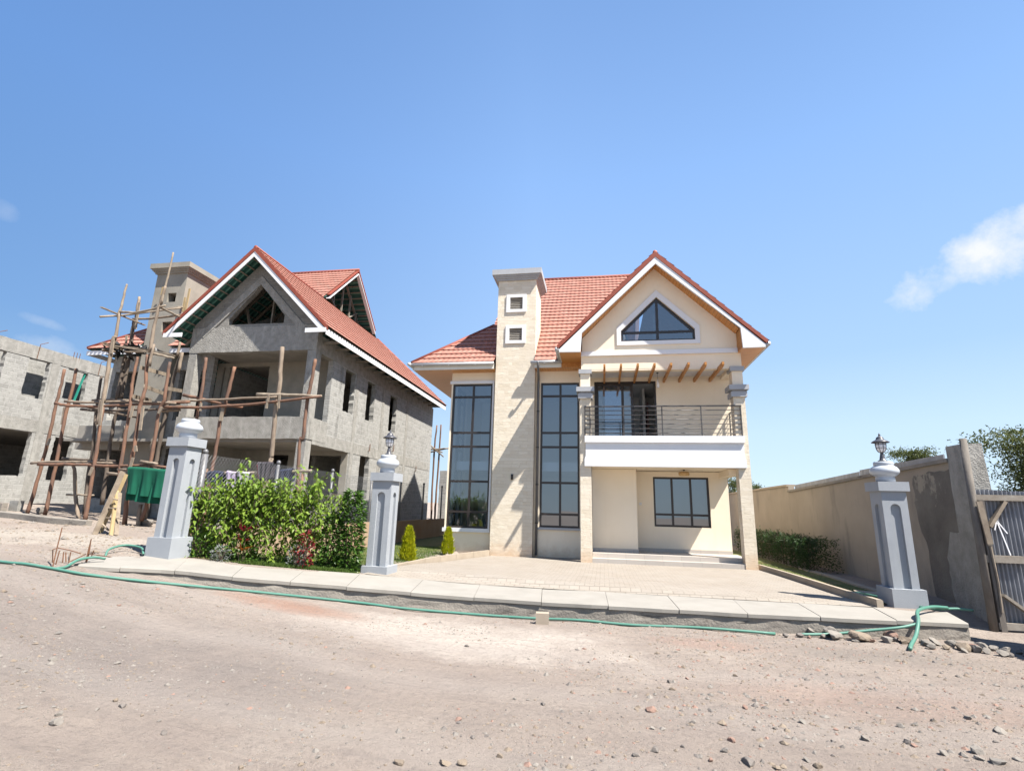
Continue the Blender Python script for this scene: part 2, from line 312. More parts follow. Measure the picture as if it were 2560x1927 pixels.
def roadmat():
    t = NT('dirt_road'); p = t.pos()
    big = t.noise(.22, 4, .55); med = t.noise(1.1, 6, .65); fine = t.noise(14., 8, .75); vf = t.noise(70., 5, .7)
    streak = t.noise(1., 6, .6, t.scale(p, (.9, 4.5, 1.)))
    c = t.mix(t.ramp(big, .35, .65), (0.259, 0.216, 0.185), (0.295, 0.247, 0.209))
    c = t.mix(t.math('MULTIPLY', t.ramp(streak, .42, .68), .5), c, (0.215, 0.180, 0.160))
    c = t.mix(t.math('MULTIPLY', t.ramp(med, .5, .7), .45), c, (0.351, 0.303, 0.260))
    def patch(cx, cy, rx, ry, col, am):
        nonlocal c
        s = t.n('ShaderNodeSeparateXYZ'); t.l(p, s.inputs[0])
        dx = t.math('DIVIDE', t.math('SUBTRACT', s.outputs[0], cx), rx); dy = t.math('DIVIDE', t.math('SUBTRACT', s.outputs[1], cy), ry)
        q = t.math('SUBTRACT', 1., t.math('ADD', t.math('MULTIPLY', dx, dx), t.math('MULTIPLY', dy, dy)))
        q = t.math('ADD', q, t.math('MULTIPLY', t.math('SUBTRACT', med, .5), 2.2))
        c = t.mix(t.math('MULTIPLY', t.ramp(q, 0., .9), am), c, col)
    patch(-1.6, -9.8, 3.0, 1.3, (0.408, 0.361, 0.315), .85)      # pale dust worn by wheels
    patch(-12.5, -7.4, 4.5, 1.5, (0.349, 0.312, 0.267), .8)      # crushed white stone in front of the building site
    patch(-4.6, -9.5, 1.6, .5, (0.267, 0.151, 0.106), .7)        # red soil
    patch(4.2, -11.2, 2.6, .8, (0.279, 0.190, 0.153), .4)
    patch(2.4, -9.1, 1.2, .4, (0.278, 0.182, 0.144), .5)
    patch(-5.2, -12.6, 3.6, 1.2, (0.189, 0.160, 0.144), .6)     # grey gravel
    patch(4.8, -9.0, 1.8, .6, (0.176, 0.157, 0.138), .5)
    patch(-7.5, -12.2, 6.5, 2.6, (0.182, 0.161, 0.147), .42)
    c = t.mix(t.math('MULTIPLY', t.ramp(t.noise(1., 5, .6, t.scale(p, (1.6, 16., 1.))), .5, .72), .35), c, (0.196, 0.167, 0.150))
    c = t.mix(t.math('MULTIPLY', t.ramp(fine, .5, .7), .6), c, (0.155, 0.133, 0.120))
    c = t.mix(t.math('MULTIPLY', t.ramp(vf, .58, .72), .55), c, (0.350, 0.320, 0.283))
    # two worn wheel tracks running along the road
    sy_ = t.n('ShaderNodeSeparateXYZ'); t.l(p, sy_.inputs[0])
    for yc in (-10.4, -11.9, -13.6):
        q = t.math('ABSOLUTE', t.math('SUBTRACT', t.math('ADD', t.math('ADD', sy_.outputs[1], t.math('MULTIPLY', sy_.outputs[0], .07)), t.math('MULTIPLY', t.math('SUBTRACT', t.noise(.35, 2), .5), 1.6)), yc))
        q = t.math('SUBTRACT', 1., t.math('ADD', t.math('DIVIDE', q, .42), t.math('MULTIPLY', t.math('SUBTRACT', med, .5), 1.2)))
        c = t.mix(t.math('MULTIPLY', t.ramp(q, 0., .8), .32), c, (0.301, 0.265, 0.237))
    nm = t.bump(streak, .8, .08); nm = t.bump(t.noise(5., 6, .7), .8, .05, nm); nm = t.bump(med, .6, .05, nm); nm = t.bump(fine, .9, .04, nm); nm = t.bump(vf, .9, .014, nm)
    return t.fin(c, .97, nm, .1)
m_road = roadmat()

# ------------------------------------------------------------------ mesh helpers
class MB:
    def __init__(s): s.v = []; s.f = []
    def add(s, vs, fs):
        k = len(s.v); s.v += [Vector(v) for v in vs]; s.f += [tuple(i+k for i in f) for f in fs]; return s
    def box(s, x0, y0, z0, x1, y1, z1):
        x0, x1 = sorted((x0, x1)); y0, y1 = sorted((y0, y1)); z0, z1 = sorted((z0, z1))
        return s.add([(x, y, z) for z in (z0, z1) for x, y in ((x0, y0), (x1, y0), (x1, y1), (x0, y1))],
                     [(3, 2, 1, 0), (4, 5, 6, 7), (0, 1, 5, 4), (1, 2, 6, 5), (2, 3, 7, 6), (3, 0, 4, 7)])
    def beam(s, a, b, w, h, up=(0, 0, 1)):
        a, b = Vector(a), Vector(b); d = (b-a).normalized(); u = Vector(up)
        if abs(d.dot(u)) > .98: u = Vector((1, 0, 0))
        x = d.cross(u).normalized(); y = x.cross(d).normalized()
        return s.add([p + x*i*w/2 + y*j*h/2 for p in (a, b) for i, j in ((-1, -1), (1, -1), (1, 1), (-1, 1))],
                     [(3, 2, 1, 0), (4, 5, 6, 7), (0, 1, 5, 4), (1, 2, 6, 5), (2, 3, 7, 6), (3, 0, 4, 7)])
    def tube(s, pts, r, n=8, caps=True):
        pts = [Vector(p) for p in pts]; rs = r if isinstance(r, (list, tuple)) else [r]*len(pts)
        k = len(s.v); ux = None
        for i, p in enumerate(pts):
            d = (pts[min(i+1, len(pts)-1)]-pts[max(i-1, 0)]).normalized()
            if ux is None:
                ux = d.cross(Vector((0, 0, 1)) if abs(d.z) < .9 else Vector((1, 0, 0))).normalized()
            ux = (ux-d*ux.dot(d)).normalized(); uy = d.cross(ux)
            s.v += [p+(ux*math.cos(2*math.pi*j/n)+uy*math.sin(2*math.pi*j/n))*rs[i] for j in range(n)]
        for i in range(len(pts)-1):
            for j in range(n):
                a = k+i*n+j; b = k+i*n+(j+1) % n; s.f.append((a, b, b+n, a+n))
        if caps: s.f.append(tuple(k+j for j in reversed(range(n)))); s.f.append(tuple(k+(len(pts)-1)*n+j for j in range(n)))
        return s
    def lathe(s, c, prof, n=24):
        k = len(s.v)
        for r, z in prof: s.v += [Vector((c[0]+r*math.cos(2*math.pi*j/n), c[1]+r*math.sin(2*math.pi*j/n), c[2]+z)) for j in range(n)]
        for i in range(len(prof)-1):
            for j in range(n):
                a = k+i*n+j; b = k+i*n+(j+1) % n; s.f.append((a, b, b+n, a+n))
        s.f.append(tuple(k+j for j in reversed(range(n)))); s.f.append(tuple(k+(len(prof)-1)*n+j for j in range(n))); return s
    def plate(s, o, U, V, outer, holes=(), t=.2):
        """flat wall: outline in (u, v) with holes; its face looks along U x V, the thickness goes back"""
        o, U, V = Vector(o), Vector(U), Vector(V); Nn = U.cross(V).normalized()
        loops = [list(outer)]+[list(h) for h in holes]
        flat = [p for L in loops for p in L]
        tri = tessellate_polygon([[Vector((a, b, 0)) for a, b in L] for L in loops])
        k = len(s.v); n = len(flat)
        s.v += [o+U*a+V*b for a, b in flat]; s.v += [o+U*a+V*b-Nn*t for a, b in flat]
        for a, b, c in tri:
            A, B, C_ = (Vector((*flat[i], 0)) for i in (a, b, c))
            if (B-A).cross(C_-A).z < 0: b, c = c, b
            s.f.append((k+a, k+b, k+c)); s.f.append((k+n+c, k+n+b, k+n+a))
        i0 = 0
        for li, L in enumerate(loops):
            ar = sum(L[i][0]*L[(i+1) % len(L)][1]-L[(i+1) % len(L)][0]*L[i][1] for i in range(len(L)))
            for i in range(len(L)):
                a, b = k+i0+i, k+i0+(i+1) % len(L)
                q = (a, a+n, b+n, b) if (ar > 0) == (li == 0) else (b, b+n, a+n, a)
                s.f.append(q)
            i0 += len(L)
        return s
    def build(s, name, m, parent=None, smooth=False, base=None):
        me = bpy.data.meshes.new(name); off = base if base is not None else (parent_loc(parent) if parent else Vector((0, 0, 0)))
        me.from_pydata([tuple(v-off) for v in s.v], [], s.f); me.materials.append(m); me.update()
        if smooth:
            me.polygons.foreach_set('use_smooth', [True]*len(me.polygons))
        o = bpy.data.objects.new(name, me); COL.objects.link(o)
        if parent: o.parent = parent
        elif base is not None: o.location = base
        return o
def parent_loc(p):
    l = Vector((0, 0, 0))
    while p: l += p.location; p = p.parent
    return l
def empty(name, loc=(0, 0, 0)):
    o = bpy.data.objects.new(name, None); COL.objects.link(o); o.location = loc; o.empty_display_size = .2; return o
def tag(o, label=None, cat=None, group=None, kind=None):
    if label: o['label'] = label
    if cat: o['category'] = cat
    if group: o['group'] = group
    if kind: o['kind'] = kind
    return o
def rect(u0, v0, u1, v1): return [(u0, v0), (u1, v0), (u1, v1), (u0, v1)]
def rough_loop(L, step=.13, amp=.016, seed=0):
    rnd = random.Random(seed+len(L)); o = []
    for i in range(len(L)):
        a, b = L[i], L[(i+1) % len(L)]; d = math.hypot(b[0]-a[0], b[1]-a[1]); n = max(1, int(d/step))
        for j in range(n):
            t = j/n; k = amp if j else amp*.3
            o.append((a[0]+(b[0]-a[0])*t+rnd.uniform(-k, k), a[1]+(b[1]-a[1])*t+rnd.uniform(-k, k)))
    return o
X_, Y_, Z_ = (1, 0, 0), (0, 1, 0), (0, 0, 1)
def front(o, outer, holes=(), t=.2, y=0., mb=None):
    return (mb or MB()).plate((o[0], o[1]+y, o[2]), X_, Z_, outer, holes, t)
def side(o, outer, holes=(), t=.2, x=0., mb=None):
    return (mb or MB()).plate((o[0]+x, o[1], o[2]), Y_, Z_, outer, holes, t)

def catmull(pts, n=8):
    P = [Vector(p) for p in pts]; P = [P[0]*2-P[1]]+P+[P[-1]*2-P[-2]]; o = []
    for i in range(1, len(P)-2):
        for j in range(n):
            t = j/n; a, b, c, d = P[i-1], P[i], P[i+1], P[i+2]
            o.append(.5*((2*b)+(c-a)*t+(2*a-5*b+4*c-d)*t*t+(3*b-a-3*c+d)*t**3))
    o.append(P[-2]); return o

# ------------------------------------------------------------------ terrain
def sp(t, k=.7): return k*math.log1p(math.exp(t/k)) if t/k < 30 else t
def Gp(x): return .085*sp(-(x+2))-.04*sp(-(x+9))
def smooth(a, b, x):
    t = min(1, max(0, (x-a)/(b-a))); return t*t*(3-2*t)
def road_z(x): return Gp(x)-.02-.28*smooth(-9.3, -4.3, x)
FRONT = [(-8.4, -10.15), (-7.82, -9.86), (-7.09, -9.42), (-6.08, -9.16), (-5.08, -8.85), (-4.09, -8.52), (-2.91, -8.22), (-1.72, -7.98), (-.42, -7.92), (.83, -7.9), (2.1, -7.86), (3.28, -7.83), (4.5, -7.78), (5.75, -7.68), (6.91, -7.57)]
BACK = [(-9.05, -9.3), (-8.6, -8.6), (-7.9, -8.2), (-6.75, -7.9), (-5.6, -7.5), (-4.53, -7.07), (-3.2, -6.68), (-1.96, -6.43), (-.59, -6.27), (.78, -6.27), (2.07, -6.27), (3.38, -6.32), (4.6, -6.34), (5.97, -6.36), (7.25, -6.4)]
def interp(L, x):
    if x <= L[0][0]: return L[0][1]+(L[1][1]-L[0][1])/(L[1][0]-L[0][0])*(x-L[0][0])*.3
    for (a, p), (b, q) in zip(L, L[1:]):
        if x <= b: return p+(q-p)*(x-a)/(b-a)
    return L[-1][1]
def lot_z(x, y):
    if x < -8.3: return Gp(x)
    g = Gp(x); yb = interp(BACK, x)
    return g+(.1*(1 if x < -4.6 else 0)*smooth(0, 4, y-yb)-g)*smooth(.5, 5.5, y-yb)-(.03 if -4.8 < x < 6.05 else 0)
def ground_z(x, y):
    yf, yb = interp(FRONT, x), interp(BACK, x)
    r = road_z(x); l = lot_z(x, y)
    z = r+(l-r)*smooth(yf+.5, yb-.15, y) if x > -8.6 else r+(l-r)*smooth(-9.5, -8, y)
    if x > 7: z = z*(1-smooth(7, 7.6, x)) + (r+(0-r)*smooth(-6.8, -4.5, y))*smooth(7, 7.6, x)
    if y < yf+.2 or x < -8.6:
        z += .05*(mnoise.noise(Vector((x*.35, y*.5, 1)))) + .025*mnoise.noise(Vector((x*1.3, y*2.2, 5))) + .010*mnoise.noise(Vector((x*5, y*6, 9)))
        if x < -9.5 and y > -9: z += .035*mnoise.noise(Vector((x*1.1, y*1.3, 3)))
    return z
xs = [-600, -300, -150, -90, -60, -45]+[-36+i*.6 for i in range(42)]+[-10.8+i*.13 for i in range(152)]+[9.1, 9.5, 10, 11, 12.5, 15, 20, 30, 50, 90, 160, 300, 600]
ys = [-300, -150, -80, -50, -35, -28, -24, -21]+[-19+i*.3 for i in range(13)]+[-15.2+i*.12 for i in range(84)]+[-5+i*.5 for i in range(40)]+[16, 18, 21, 25, 30, 40, 60, 100, 180, 300, 600]
g = MB(); nx = len(xs)
for y in ys:
    for x in xs:
        z = ground_z(max(-60, min(12, x)), y)
        if y < interp(FRONT, x)+.2 or x < -8.6:
            pass
        g.v.append(Vector((x, y, z)))
for j in range(len(ys)-1):
    for i in range(nx-1):
        a = j*nx+i; g.f.append((a, a+1, a+nx+1, a+nx))
tag(g.build('ground', m_road, smooth=True), 'pinkish dirt road and building site ground', kind='structure')
def gz(x, y): return ground_z(x, y)

# pavement of concrete slabs on a low cracked wall
pv = tag(empty('pavement', (0, -7, 0)), 'long pavement of pale concrete slabs along the dirt road', kind='structure')
FR = catmull([(x, y, 0) for x, y in FRONT], 4); BK = catmull([(x, y, 0) for x, y in BACK], 4)
rndp = random.Random(3)
for i in range(14):
    mb = MB(); n = 4; dz = rndp.uniform(-.005, .005); tilt = rndp.uniform(-.003, .003)
    top = []; bot = []
    for j in range(n+1):
        f = FR[i*4+j].copy(); b = BK[i*4+j].copy()
        if j == 0: f.x += .005; b.x += .005
        if j == n: f.x -= .003; b.x -= .003
        f.y += rndp.uniform(-.012, .012)
        for (q, jj) in ((f, 0), (b, 1)): q.z = Gp(q.x)+dz+tilt*(j-2)
        top.append((f, b))
    k = 0; rows = []
    for f, b in top:
        d = (b-f).normalized(); h = Vector((0, 0, .012))
        rows.append([f-Vector((0, 0, .072)), f-h, f+d*.018, b, b-Vector((0, 0, .072))])
    for j, rr in enumerate(rows): mb.v += rr
    for j in range(n):
        for q in range(4):
            a = j*5+q; mb.f.append((a, a+5, a+6, a+1))
        mb.f.append((j*5, j*5+4, j*5+9, j*5+5))
    mb.f.append((4, 3, 2, 1, 0)); mb.f.append(tuple(n*5+q for q in range(5)))
    mb.build('paving_slab', m_pave, pv)
# support wall under the slabs
wb = MB(); L = catmull([(x, y, 0) for x, y in FRONT], 10); Lb = catmull([(x, y, 0) for x, y in BACK], 10)
for i, (p, q) in enumerate(zip(L, Lb)):
    d = (q-p).normalized(); nn = .02*mnoise.noise(Vector((p.x*2.3, 0, 0)))
    zt = Gp(p.x)-.073; zb = min(road_z(p.x)-.25, zt-.05)
    rows = []
    for k in range(7):
        zz = zt+(zb-zt)*k/6; r = .03+.016*mnoise.noise(Vector((p.x*3.1, zz*9, 4)))+nn*.5-.03*k/6
        rows.append(p+d*r+Vector((0, 0, zz)))
    rows.append(q-d*.03+Vector((0, 0, zb))); rows.append(q-d*.03+Vector((0, 0, zt)))
    wb.v += rows
for i in range(len(L)-1):
    for k in range(8):
        a = i*9+k; wb.f.append((a+1, a+10, a+9, a))
    wb.f.append((i*9, i*9+9, i*9+17, i*9+8))
wb.f.append(tuple(range(9))); wb.build('support_wall', m_wallconc, pv)
# broken low concrete stub at the left end
mb = MB(); mb.plate((-9.75, -9.2, 0), (.77, -.64, 0), Z_, [(0, .3), (1.5, .3), (1.5, .545), (1.1, .56), (.5, .60), (.1, .56)], (), .18)
mb.build('broken_kerb_end', m_wallconc, pv)

# driveway
mb = MB(); poly = [(-4.5, -5.9), (-4.42, -3.9), (-4.2, -2.05), (-3.32, .95), (-3.32, 2.0), (5.72, 2.0), (5.72, .3), (5.82, -2), (5.96, -5.1), (6.05, -6.38), (3.4, -6.34), (.8, -6.29), (-1.9, -6.44), (-3.2, -6.7), (-4.5, -7.0)]
mb.v = [Vector((x, y, max(0.004, Gp(x)+.004)*smooth(-1, -6, y) + .004*(1-smooth(-1, -6, y)))) for x, y in poly]; tri = tessellate_polygon([[Vector((x, y, 0)) for x, y in poly]])
mb.f = [t if (mb.v[t[1]]-mb.v[t[0]]).cross(mb.v[t[2]]-mb.v[t[0]]).z > 0 else t[::-1] for t in tri]
dr = tag(mb.build('driveway', m_paver), 'cream block paved driveway in front of the finished house', kind='structure')

def kerb_line(name, pts, h, w, mat_, label, seg=.9):
    root = tag(empty(name, pts[0]), label, 'kerb')
    L = catmull(pts, 6); d = 0; cur = [L[0]]; parts = []
    for a, b in zip(L, L[1:]):
        cur.append(b); d += (b-a).length
        if d > seg: parts.append(cur); cur = [b]; d = 0
    if len(cur) > 1: parts.append(cur)
    for c in parts:
        mb = MB(); n = len(c)
        for i, p in enumerate(c):
            dd = (c[min(i+1, n-1)]-c[max(0, i-1)]).normalized(); s = Vector((-dd.y, dd.x, 0)).normalized()
            e = dd*(.006 if i == 0 else -.006 if i == n-1 else 0)
            q = p+e
            mb.v += [q-s*w/2-Vector((0, 0, .1)), q-s*w/2+Vector((0, 0, h-.02)), q-s*(w/2-.025)+Vector((0, 0, h)), q+s*w/2+Vector((0, 0, h)), q+s*w/2-Vector((0, 0, .1))]
        for i in range(n-1):
            for k in range(4):
                a = i*5+k; mb.f.append((a, a+1, a+6, a+5))
        mb.f.append((4, 3, 2, 1, 0)); mb.f.append(tuple((n-1)*5+k for k in range(5)))
        mb.build('kerb_stone', mat_, root)
    return root
kerb_line('garden_kerb', [(-3.4, .95, .03), (-4.3, -2.1, .03), (-4.5, -4.0, .04), (-4.62, -5.9, .06), (-4.62, -6.75, .08)], .17, .12, m_kerb, 'pale kerb stones between the left lawn and the block paved driveway')
kerb_line('garden_kerb', [(6.1, -6.4, 0), (6.02, -5.1, 0), (5.88, -2, 0), (5.72, .35, 0)], .15, .12, m_kerb, 'grey kerb stones along the right edge of the driveway near the yard wall')
# ------------------------------------------------------------------ roofs
def roof_plane(name, poly, U, V, m, parent, base_h=0., course=.377, wave=.21, lift=.042, amp=.013, phase=0.):
    """tiled roof slope: poly = 3D corners, U along the eave, V up the slope"""
    U, V = Vector(U).normalized(), Vector(V).normalized(); Nn = U.cross(V).normalized()
    if Nn.z < 0: Nn = -Nn
    o = Vector(poly[0]); P = [((Vector(p)-o).dot(U), (Vector(p)-o).dot(V)) for p in poly]
    v0 = min(p[1] for p in P); v1 = max(p[1] for p in P); u0 = min(p[0] for p in P); u1 = max(p[0] for p in P)
    def span(v):
        v = min(max(v, v0+1e-5), v1-1e-5); xs_ = []
        for i in range(len(P)):
            a, b = P[i], P[(i+1) % len(P)]
            if (a[1] <= v < b[1]) or (b[1] <= v < a[1]): xs_.append(a[0]+(b[0]-a[0])*(v-a[1])/(b[1]-a[1]))
        return (min(xs_), max(xs_)) if len(xs_) >= 2 else None
    n = int((u1-u0)/wave*8)+1; us = [u0+(u1-u0)*i/n for i in range(n+1)]
    rows = []; v = v0
    while v < v1-1e-4:
        e = min(v+course, v1)
        rows += [(v, lift, 1), (v+(e-v)*.5, lift*.5, 0), (e, 0., 0)] if rows else [(v, 0., 0), (v, lift, 1), (v+(e-v)*.5, lift*.5, 0), (e, 0., 0)]
        v = e
    mb = MB(); w = n+1
    for v, h, _ in rows:
        s = span(v) or (u0, u0)
        for u in us:
            c = min(max(u, s[0]), s[1]); ph = math.cos((c+o.dot(U))*2*math.pi/wave)
            # the lower edge of every course is scalloped
            dv = -.06*(ph*.5+.5) if _ else 0
            mb.v.append(o+U*c+V*(v+dv)+Nn*(base_h+h+amp*(ph+1)*.5*(1.25 if h else .8)))
    for j in range(len(rows)-1):
        for i in range(n):
            a = j*w+i; q = [a, a+1, a+w+1, a+w]
            ps = [mb.v[k] for k in q]
            if (ps[1]-ps[0]).length < 1e-6 and (ps[2]-ps[3]).length < 1e-6: continue
            mb.f.append(tuple(q))
    if U.cross(V).z < 0: mb.f = [f[::-1] for f in mb.f]
    return mb.build(name, m, parent)

def house_roof(O, root, style):
    """style 'done' or 'raw'; coordinates relative to the front left foot of the left porch column"""
    o = Vector(O); k1, k2 = .985, .958
    xr, zr, ex, ez = 2.76, 10.86, 3.52, 7.39      # front gable
    raw = style == 'raw'
    xl = -5.95 if raw else -6.80                  # left eave
    ey, mz, my = .80, 7.29, 7.7                   # main front eave, ridge
    mr = mz+(my-ey)*k2; gx0, gx1 = (-3.0 if raw else -4.0), 2.78
    kl = .86
    vx = xr-(zr-mz)/k1; vy = ey+(zr-mz)/k2
    def Pt(x, y, z): return o+Vector((x, y, z))
    fz = lambda y: mz+(y-ey)*k2
    lz = lambda x: mz+(x-xl)*kl
    hy = ey+(lz(gx0)-mz)/k2; be = my*2-ey
    sn = Vector
    rf = empty('roof', Pt(xr, 3, zr)-parent_loc(root)); rf.parent = root
    rp = []
    rp.append(([Pt(vx, -.62, mz-.0) if False else Pt(xr-ex, -.62, zr-ex*k1), Pt(xr, -.62, zr), Pt(xr, vy, zr), Pt(vx, ey, mz)], (0, -1, 0), (1, 0, k1)))
    rp.append(([Pt(xr+ex, -.62, zr-ex*k1), Pt(xr+ex, be, zr-ex*k1), Pt(xr, be-ex*k1/k2, zr), Pt(xr, -.62, zr)], (0, 1, 0), (-1, 0, k1)))
    ty = ey+2*.377/math.sqrt(1+k2*k2); f1 = fz(ty); hx = xl+(f1-mz)/kl; vx1 = xr-(zr-f1)/k1
    rp.append(([Pt(xl, ey, mz), Pt(-3.39, ey, mz), Pt(-3.39, ty, f1), Pt(hx, ty, f1)], (1, 0, 0), (0, 1, k2)))
    rp.append(([Pt(-1.79, ey, mz), Pt(vx, ey, mz), Pt(vx1, ty, f1), Pt(-1.79, ty, f1)], (1, 0, 0), (0, 1, k2)))
    rp.append(([Pt(hx, ty, f1), Pt(vx1, ty, f1), Pt(xr, vy, zr), Pt(gx1, my, mr), Pt(gx0, my, mr), Pt(gx0, hy, lz(gx0))], (1, 0, 0), (0, 1, k2)))
    rp.append(([Pt(xl, ey, mz), Pt(gx0, hy, lz(gx0)), Pt(gx0, 2*my-hy, lz(gx0)), Pt(xl, be, mz)], (0, -1, 0), (1, 0, kl)))
    rp.append(([Pt(xl, be, mz), Pt(xr+ex, be, mz), Pt(xr, be-ex*k1/k2, zr), Pt(gx1, my, mr), Pt(gx0, my, mr), Pt(gx0, 2*my-hy, lz(gx0))], (-1, 0, 0), (0, -1, k2)))
    for i, (poly, U, V) in enumerate(rp): roof_plane('roof_slope', poly, U, V, m_tile, rf, .03)
    # ridge and hip caps
    def cap(pts, r=.085): MB().tube(pts, r, 10).build('ridge_cap', m_trim, rf, True)
    up = Vector((0, 0, .04))
    cap([Pt(xr, -.62, zr)+up, Pt(xr, vy, zr)+up]); cap([Pt(gx0, my, mr)+up, Pt(gx1+.1, my, mr)+up])
    cap([Pt(xl, ey, mz)+up, Pt(gx0, hy, lz(gx0))+up]); cap([Pt(xr+ex, be, mz)+up*2, Pt(xr, be-ex*k1/k2, zr)+up])
    # verge of the front gable: red flashing, white bargeboard
    y = -.64; t = .12
    mb = front(Pt(0, y, 0), [(xr, zr+.075), (xr-ex-.03, zr-ex*k1+.06), (xr-ex-.03, zr-ex*k1-.10), (xr, zr-.135), (xr+ex+.03, zr-ex*k1-.10), (xr+ex+.03, zr-ex*k1+.06)], (), t)
    mb.build('verge_flashing', m_trim, rf)
    zb = lambda x, d: zr-abs(x-xr)*k1-d
    if not raw:
        a = [(xr, zr-.137), (xr-ex+.03, zb(xr-ex+.03, .14)), (xr-ex+.05, 7.2), (.045, 7.19), (.10, 7.90), (xr, zb(xr, .40)), (5.48, 7.90), (5.51, 7.19), (xr+ex-.05, 7.2), (xr+ex-.03, zb(xr+ex-.03, .14))]
        front(Pt(0, y+.02, 0), a, (), .09).build('bargeboard', m_white, rf)
        for sgn in (-1, 1):      # pine lining under the gable overhang and boxed eaves
            mb = MB(); e = (xr-.10 if sgn < 0 else 5.48-xr)
            A, B = (xr, zr-.32), (xr+sgn*2.68, zr-.32-2.68*k1)
            mb.v = [Pt(A[0], -.555, A[1]), Pt(B[0], -.555, B[1]), Pt(B[0], .01, B[1]), Pt(A[0], .01, A[1])]; mb.f = [(0, 1, 2, 3)]
            mb.build('gable_soffit', m_soffit, rf)
            xe = xr+sgn*(ex-.05); xw = xr+sgn*2.72
            y1 = ey+.2 if sgn < 0 else be
            MB().box(*Pt(xe, -.53, 7.20), *Pt(xw, y1+.6, 7.225)).build('eave_soffit', m_soffit2, rf)
            MB().box(*Pt(xw+sgn*.02, -.53, 7.226), *Pt(xw-sgn*.01, .0, 7.93)).build('soffit_return', m_pine, rf)
            # fascia and gutter along the side eave
            gy1 = ey-.1 if sgn < 0 else be
            MB().box(*Pt(xr+sgn*(ex-.02), -.53, 7.19), *Pt(xr+sgn*(ex-.05), gy1, 7.36)).build('fascia', m_fascia, rf)
            MB().tube([Pt(xr+sgn*(ex+.045), -.64, 7.31), Pt(xr+sgn*(ex+.045), gy1, 7.31)], .07, 12).build('gutter', m_gutter, rf, True)
        # main front eave: fascia, gutter with brackets, pine soffit
        for (x0, x1) in ((xl+.08, -3.40), (-1.79, vx+.12)):
            MB().box(*Pt(x0, ey+.02, 7.03), *Pt(x1, ey+.05, 7.24)).build('fascia', m_fascia, rf)
            e0 = x0-.14 if x0 < -5 else x0-.14
            gt = MB().tube([Pt(e0, ey-.055, 7.235), Pt(x1, ey-.055, 7.235)], .068, 12).build('gutter', m_gutter, rf, True)
            xx = x0+.4
            while xx < x1: MB().box(*Pt(xx-.015, ey-.13, 7.16), *Pt(xx+.015, ey+.02, 7.18)).build('gutter_bracket', m_gutter, gt); xx += 1.1
            MB().box(*Pt(x0, ey+.05, 7.035), *Pt(x1, 1.42, 7.06)).build('eave_soffit', m_soffit, rf)
        MB().box(*Pt(vx+.12, ey+.02, 7.03), *Pt(.08, 1.62, 7.055)).build('eave_soffit', m_soffit, rf)
        MB().box(*Pt(vx+.13, ey+.022, 7.056), *Pt(.06, ey+.05, 7.199)).build('soffit_riser', m_pine, rf)
        MB().box(*Pt(xl+.05, ey+.05, 7.062), *Pt(xl+.02, be, 7.24)).build('fascia', m_fascia, rf)
        MB().box(*Pt(xl+.05, 1.425, 7.035), *Pt(-5.2, be, 7.06)).build('eave_soffit', m_soffit2, rf)
        MB().tube([Pt(xl-.05, ey-.2, 7.235), Pt(xl-.05, be, 7.235)], .068, 12).build('gutter', m_gutter, rf, True)
    else:
        front(Pt(0, y+.02, 0), [(xr, zr-.137), (xr-ex+.0, zb(xr-ex, .12)), (xr-ex+.22, zb(xr-ex+.0, .12)-.03), (xr, zb(xr, .36)), (xr+ex-.22, zb(xr-ex+.0, .12)-.03), (xr+ex, zb(xr+ex, .12))], (), .035).build('bargeboard', m_white, rf)
        for (a, b) in ((xr-ex+.02, xr-ex+.86), (xr+ex-.86, xr+ex-.0)): MB().box(*Pt(a, y-.006, 7.19), *Pt(b, y+.03, 7.36)).build('eave_return_board', m_white, rf)
        MB().box(*Pt(xr+ex-.02, y+.03, 7.10), *Pt(xr+ex+.01, be, 7.33)).build('fascia', m_white, rf)
        MB().box(*Pt(xl-.0, ey, 7.02), *Pt(-3.42, ey+.03, 7.21)).build('fascia', m_white, rf)
        MB().box(*Pt(-1.75, ey, 7.02), *Pt(vx+.3, ey+.03, 7.21)).build('fascia', m_white, rf)
        MB().box(*Pt(xl-.0, ey+.03, 7.02), *Pt(xl+.03, be, 7.21)).build('fascia', m_white, rf)
        # sheet undersides, purlins and rafters
        for poly, U, V in rp:
            Nn = Vector(U).cross(Vector(V)).normalized(); Nn = Nn if Nn.z > 0 else -Nn
            vs_ = [Vector(p)-Nn*.02 for p in poly]; tri = tessellate_polygon([vs_])
            mb = MB(); mb.v = vs_; mb.f = list(tri); mb.build('sheet_underside', m_green, rf)
            Vn = Vector(V).normalized(); Un = Vector(U).normalized(); p0 = Vector(poly[0])
            q = [((Vector(p)-p0).dot(Un), (Vector(p)-p0).dot(Vn)) for p in poly]; vm = max(b for a, b in q)
            pur = MB(); v = .12
            while v < vm-.05:
                xsn = []
                for i in range(len(q)):
                    a, b = q[i], q[(i+1) % len(q)]
                    if (a[1] <= v < b[1]) or (b[1] <= v < a[1]): xsn.append(a[0]+(b[0]-a[0])*(v-a[1])/(b[1]-a[1]))
                if len(xsn) >= 2:
                    A = p0+Un*(min(xsn)+.03)+Vn*v-Nn*.05; B = p0+Un*(max(xsn)-.03)+Vn*v-Nn*.05
                    pur.beam(A, B, .05, .05, Nn)
                v += .37
            pur.build('purlins', m_timber, rf)
        raf = MB()
        for yy in [i*.9+.5 for i in range(15)]:
            raf.beam(Pt(xr+ex-.06, yy, zr-ex*k1-.16), Pt(xr+.1, yy, zr-.20), .05, .12)
            if yy < 4: raf.beam(Pt(xr-ex+.06, yy, zr-ex*k1-.16), Pt(xr-.1, yy, zr-.20), .05, .12)
            raf.beam(Pt(xr+ex-.06, yy, 7.13), Pt(xr+2.84, yy, 7.13), .05, .09)
